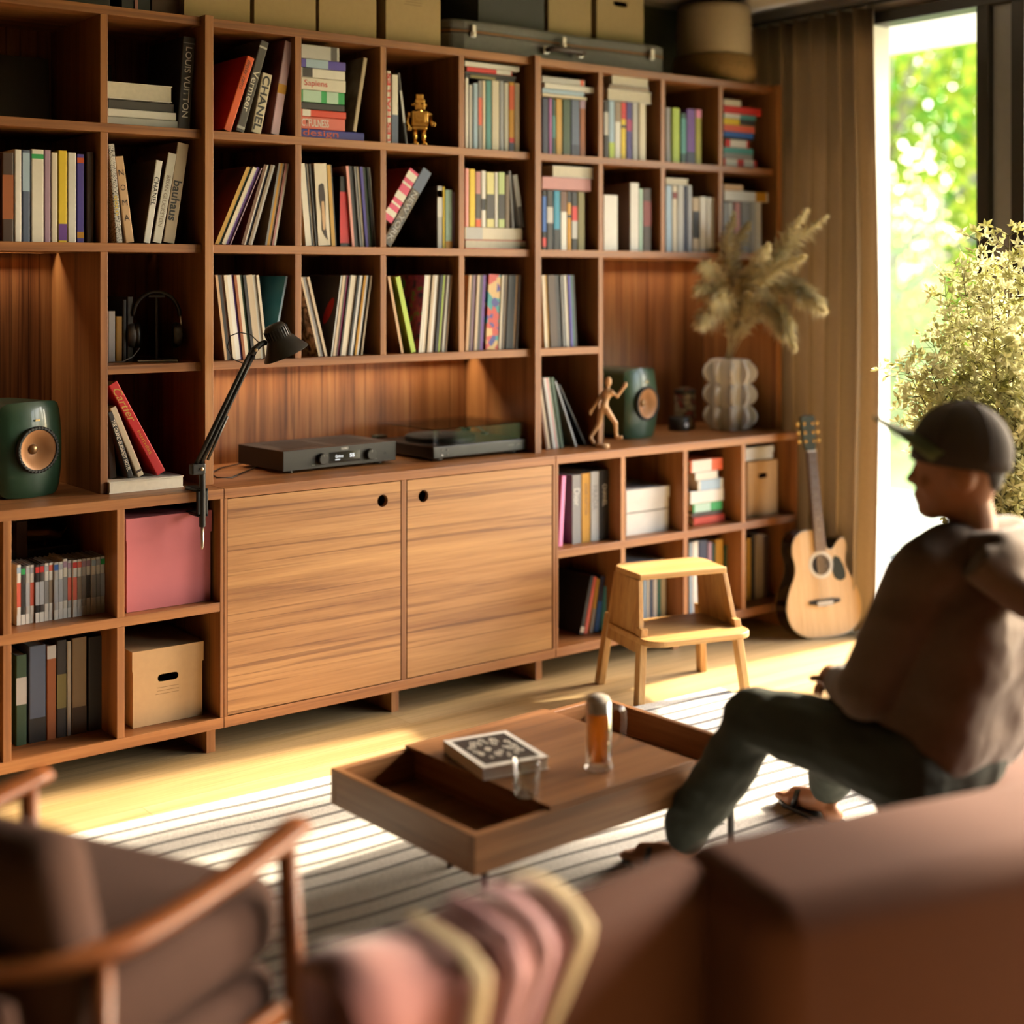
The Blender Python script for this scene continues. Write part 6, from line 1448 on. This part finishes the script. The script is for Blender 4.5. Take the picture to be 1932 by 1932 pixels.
# hair and cap
hr_m = mat('dark_hair', '#1c130d', .7, noise=.2, scale=120)
hrb = MB().ball((-.016, 0, .024), (.094, .076, .098), 20, 12, HM); hrb.ball((-.062, 0, -.02), (.036, .056, .04), 14, 8, HM)
fuse(hrb, 'hair', hr_m, per, .008, 2)
cap_m = mat('dark_cap_cotton', '#2a1f18', .85, noise=.1, scale=80, bump=.1)
dome = []
for i in range(9):
    a = math.pi/2 * i/8; dome.append((1.0*math.cos(a), math.sin(a)))
CM = HM @ Matrix.Translation((-.006, 0, .030)) @ Matrix.Rotation(R(-6), 4, 'Y')
mbc = MB().lathe([(.998, -.22)] + [(r_, z_) for r_, z_ in dome], 32, CM @ Matrix.Diagonal((.112, .093, .118, 1)), cap=False)
capo = mbc.build('cap', cap_m, per, smooth=True); so = capo.modifiers.new('s', 'SOLIDIFY'); so.thickness = .004
MB().ball((0, 0, .119), (.009, .009, .006), 10, 6, CM).build('cap_button', cap_m, capo, smooth=True)
for k in range(6):
    a = 2*math.pi*k/6; pts = [CM @ V((.1135*math.cos(b_)*math.cos(a), .0942*math.cos(b_)*math.sin(a), .1195*math.sin(b_))) for b_ in [math.pi/2*i/8 for i in range(9)]]
    MB().tube(pts, .0018, 5).build('cap_seam', cap_m, capo, smooth=True)
vs, fs = [], []
for i in range(17):
    t = -1 + i/8; ang = t*1.15
    for j in range(7):
        q = j/6; rx = .098 + q*.105*math.cos(ang*.75); 
        vs.append(CM @ V((rx*math.cos(ang), (.084 + q*.012)*math.sin(ang)*1.05, .028 - (.022 + .050*q)*abs(t)**2 + .026*q)))
for i in range(16):
    for j in range(6): a = i*7+j; fs.append((a, a+7, a+8, a+1))
brm = mat('green_brim_lining', '#6d7a58', .85, noise=.08)
br_ = MB().add(vs, fs).build('cap_brim', [brm], per, smooth=True); so = br_.modifiers.new('s', 'SOLIDIFY'); so.thickness = .005
# ================================================================== leafy plant beside the window
pt_ = thing('potted_plant', 'leafy pale green plant standing before the window', 'plant', (2.15, -1.72, 0))
MB().lathe([(.0, .0), (.12, .0), (.14, .02), (.17, .30), (.172, .32), (.16, .32), (.155, .28), (.0, .28)], 32, cap=False).build('pot', mat('clay_pot', '#8a7f70', .7), pt_, auto=45)
MB().lathe([(.153, .281), (.0, .284)], 24, cap=False).build('soil', mat('soil', '#2b1e14', .95, noise=.3), pt_)
leaf_m, n, b = nodes_mat('pale_leaf'); n.nodes.remove(b)
df = n.nodes.new('ShaderNodeBsdfDiffuse'); tl = n.nodes.new('ShaderNodeBsdfTranslucent'); ms = n.nodes.new('ShaderNodeMixShader'); ms.inputs[0].default_value = .4
nz = n.nodes.new('ShaderNodeTexNoise'); nz.inputs['Scale'].default_value = 14; tcn = n.nodes.new('ShaderNodeTexCoord'); n.links.new(tcn.outputs['Object'], nz.inputs['Vector'])
cr = n.nodes.new('ShaderNodeValToRGB'); cr.color_ramp.elements[0].position = .35; cr.color_ramp.elements[0].color = lin('#a9a860'); cr.color_ramp.elements[1].position = .62; cr.color_ramp.elements[1].color = lin('#ecebbc')
n.links.new(nz.outputs['Fac'], cr.inputs[0]); n.links.new(cr.outputs[0], df.inputs[0]); n.links.new(cr.outputs[0], tl.inputs[0])
n.links.new(df.outputs[0], ms.inputs[1]); n.links.new(tl.outputs[0], ms.inputs[2]); n.links.new(ms.outputs[0], n.nodes['Material Output'].inputs[0])
twig = mat('green_twig', '#6f6a3a', .8)
rpz = random.Random(17); OP = V(pt_.location)
base = V((2.15, -1.72, .30)); lm = MB(); tw_ = MB()
tips = [(1905, 445, 2.75), (1855, 455, 2.8), (1800, 560, 2.75), (1825, 515, 2.7), (1765, 655, 2.8), (1702, 690, 2.7), (1705, 740, 2.75), (1790, 625, 2.85), (1870, 560, 2.6), (1900, 650, 2.7), (1850, 700, 2.75), (1905, 780, 2.6), (1922, 880, 2.65), (1935, 540, 2.8), (1965, 480, 2.75), (1990, 600, 2.7), (2010, 700, 2.75), (1985, 800, 2.7), (1950, 900, 2.6), (1740, 700, 2.6), (1830, 640, 2.9), (1890, 510, 2.9), (1960, 650, 2.55), (1870, 760, 2.85), (1780, 730, 2.85), (1900, 930, 2.7)]
def leaf(p, d, up, L_, W_):
    sd = d.cross(up).normalized() * W_; m_ = p + d*L_*.5 + up*L_*.06
    lm.add([p, m_ + sd, p + d*L_, m_ - sd], [(0, 1, 2, 3)])
for u, v, x in tips:
    tp = atX(u, v, x - .62) + V((0, rpz.uniform(-.05, .05), 0))
    c1 = base.lerp(tp, .45) + V((0, 0, .18)); br = spline([base, c1, tp], 14)
    br = [p - OP for p in br]
    tw_.tube(br, [.006 * (1 - .75*i/(len(br)-1)) for i in range(len(br))], 5)
    for i in range(8, len(br)):
        for sub in range(6):
            bd = (br[i] - br[i-1]).normalized(); rd = V((rpz.gauss(0, 1), rpz.gauss(0, 1), rpz.gauss(0, 1))); rd = (rd - bd*rd.dot(bd)).normalized()
            e = br[i] + (bd*rpz.uniform(.2, .9) + rd).normalized() * rpz.uniform(.02, .13) * (1.15 - .4*i/len(br))
            tw_.tube([br[i], e], [.0014, .0008], 3, cap=False)
            wd = (e - br[i]).normalized()
            for k in range(5):
                d = (wd * rpz.uniform(.1, .9) + V((rpz.gauss(0, 1), rpz.gauss(0, 1), rpz.gauss(0, 1))) * .8).normalized(); up = d.orthogonal().normalized()
                leaf(e, d, up, rpz.uniform(.024, .044), rpz.uniform(.0055, .0085))
tw_.build('branches', twig, pt_); lf = lm.build('foliage', leaf_m, pt_); lf['kind'] = 'stuff'
# ================================================================== the garden
gl_m, n, b = nodes_mat('garden_leaf'); n.nodes.remove(b)
df = n.nodes.new('ShaderNodeBsdfDiffuse'); tl = n.nodes.new('ShaderNodeBsdfTranslucent'); ms = n.nodes.new('ShaderNodeMixShader'); ms.inputs[0].default_value = .55
nz = n.nodes.new('ShaderNodeTexNoise'); nz.inputs['Scale'].default_value = 1.3; tcn = n.nodes.new('ShaderNodeTexCoord'); n.links.new(tcn.outputs['Object'], nz.inputs['Vector'])
cr = n.nodes.new('ShaderNodeValToRGB'); cr.color_ramp.elements[0].position = .38; cr.color_ramp.elements[0].color = lin('#4c7f2c'); cr.color_ramp.elements[1].position = .62; cr.color_ramp.elements[1].color = lin('#a9b03c')
n.links.new(nz.outputs['Fac'], cr.inputs[0]); n.links.new(cr.outputs[0], df.inputs[0]); n.links.new(cr.outputs[0], tl.inputs[0])
n.links.new(df.outputs[0], ms.inputs[1]); n.links.new(tl.outputs[0], ms.inputs[2]); n.links.new(ms.outputs[0], n.nodes['Material Output'].inputs[0])
bark = mat('grey_bark', '#9b8d78', .9, noise=.2)
def tree(label, name, x, y, h, r, seed, nl, trunk=.12, lsz=.13, cz0=.35):
    rt = random.Random(seed); t = thing(name, label, 'tree' if trunk > .05 else 'shrub', (x, y, -.06), 0, 'garden trees')
    tb_ = MB(); cl = []
    tb_.tube([(0, 0, 0), (.08, .05, h*.3), (-.05, .1, h*.62), (.02, 0, h*.85)], [trunk, trunk*.8, trunk*.5, trunk*.2], 8)
    for k in range(11):
        a = rt.uniform(0, 6.28); z = h*rt.uniform(cz0, .85); rr = r*rt.uniform(.5, .95)
        e = V((rr*math.cos(a), rr*math.sin(a), z + rr*.35)); s0 = V((0, .05, z*.75))
        tb_.tube([s0, s0.lerp(e, .5) + V((0, 0, .1)), e], [trunk*.4, trunk*.25, trunk*.08], 6); cl.append(e); cl.append(s0.lerp(e, .6))
    tb_.build('trunk', bark, t, smooth=True)
    lb = MB()
    for k in range(nl):
        c_ = cl[rt.randrange(len(cl))]; p = c_ + V((rt.gauss(0, 1), rt.gauss(0, 1), rt.gauss(0, .8))) * r * .26
        if p.z < .02: continue
        d = V((rt.gauss(0, 1), rt.gauss(0, 1), rt.gauss(-.3, 1))).normalized(); sd = d.orthogonal().normalized(); sd = Matrix.Rotation(rt.uniform(0, 6.28), 3, d) @ sd
        lb.add([p, p + d*lsz*.5 + sd*lsz*.3, p + d*lsz, p + d*lsz*.5 - sd*lsz*.3], [(0, 1, 2, 3)])
    o = lb.build('crown', gl_m, t); o['kind'] = 'stuff'
tree('near garden tree with bright yellow-green leaves and grey branches', 'garden_tree', 10.2, 4.9, 5.4, 2.4, 1, 5200)
tree('tall garden tree with darker leaves further behind the window', 'garden_tree', 15.5, 7.5, 8.5, 3.6, 2, 7000, .2, .17)
tree('rounded garden tree seen right of the black window mullion', 'garden_tree', 12.5, 3.0, 5.0, 2.2, 3, 4200)
tree('low leafy shrub on lawn behind the glass screen', 'garden_shrub', 9.2, 4.2, 1.7, 1.1, 4, 3600, .03, .10, .1)
tree('wide leafy shrub at the far end of the lawn', 'garden_shrub', 13.8, 5.9, 2.6, 1.9, 5, 4200, .04, .12, .1)
tree('far garden tree closing the view to the left', 'garden_tree', 13.5, 9.5, 7.5, 3.2, 6, 5200, .18, .17)
# frosted glass screen on the terrace
fg, n, b = nodes_mat('frosted_glass'); n.nodes.remove(b)
tr = n.nodes.new('ShaderNodeBsdfTransparent'); tr.inputs[0].default_value = (.93, .97, .92, 1); tl = n.nodes.new('ShaderNodeBsdfTranslucent'); tl.inputs[0].default_value = (.55, .62, .5, 1); ms = n.nodes.new('ShaderNodeMixShader'); ms.inputs[0].default_value = .035
n.links.new(tr.outputs[0], ms.inputs[1]); n.links.new(tl.outputs[0], ms.inputs[2]); n.links.new(ms.outputs[0], n.nodes['Material Output'].inputs[0])
a_, b_ = atX(1660, 700, 4.9), atX(1781, 700, 4.9)
scn = thing('glass_screen', 'hazy frosted glass screen standing on the terrace', 'screen', (4.9, 0, -.03))
ztp = atX(1770, 345, 4.9).z
MB().box(0, .012, b_.y, a_.y + .25, .02, ztp + .03).build('pane', fg, scn)
MB().box(-.02, .03, b_.y, a_.y + .25, 0, .022).build('shoe', al_, scn)
print('BOOKS', NBOOK[0], 'OBJECTS', len(bpy.data.objects))
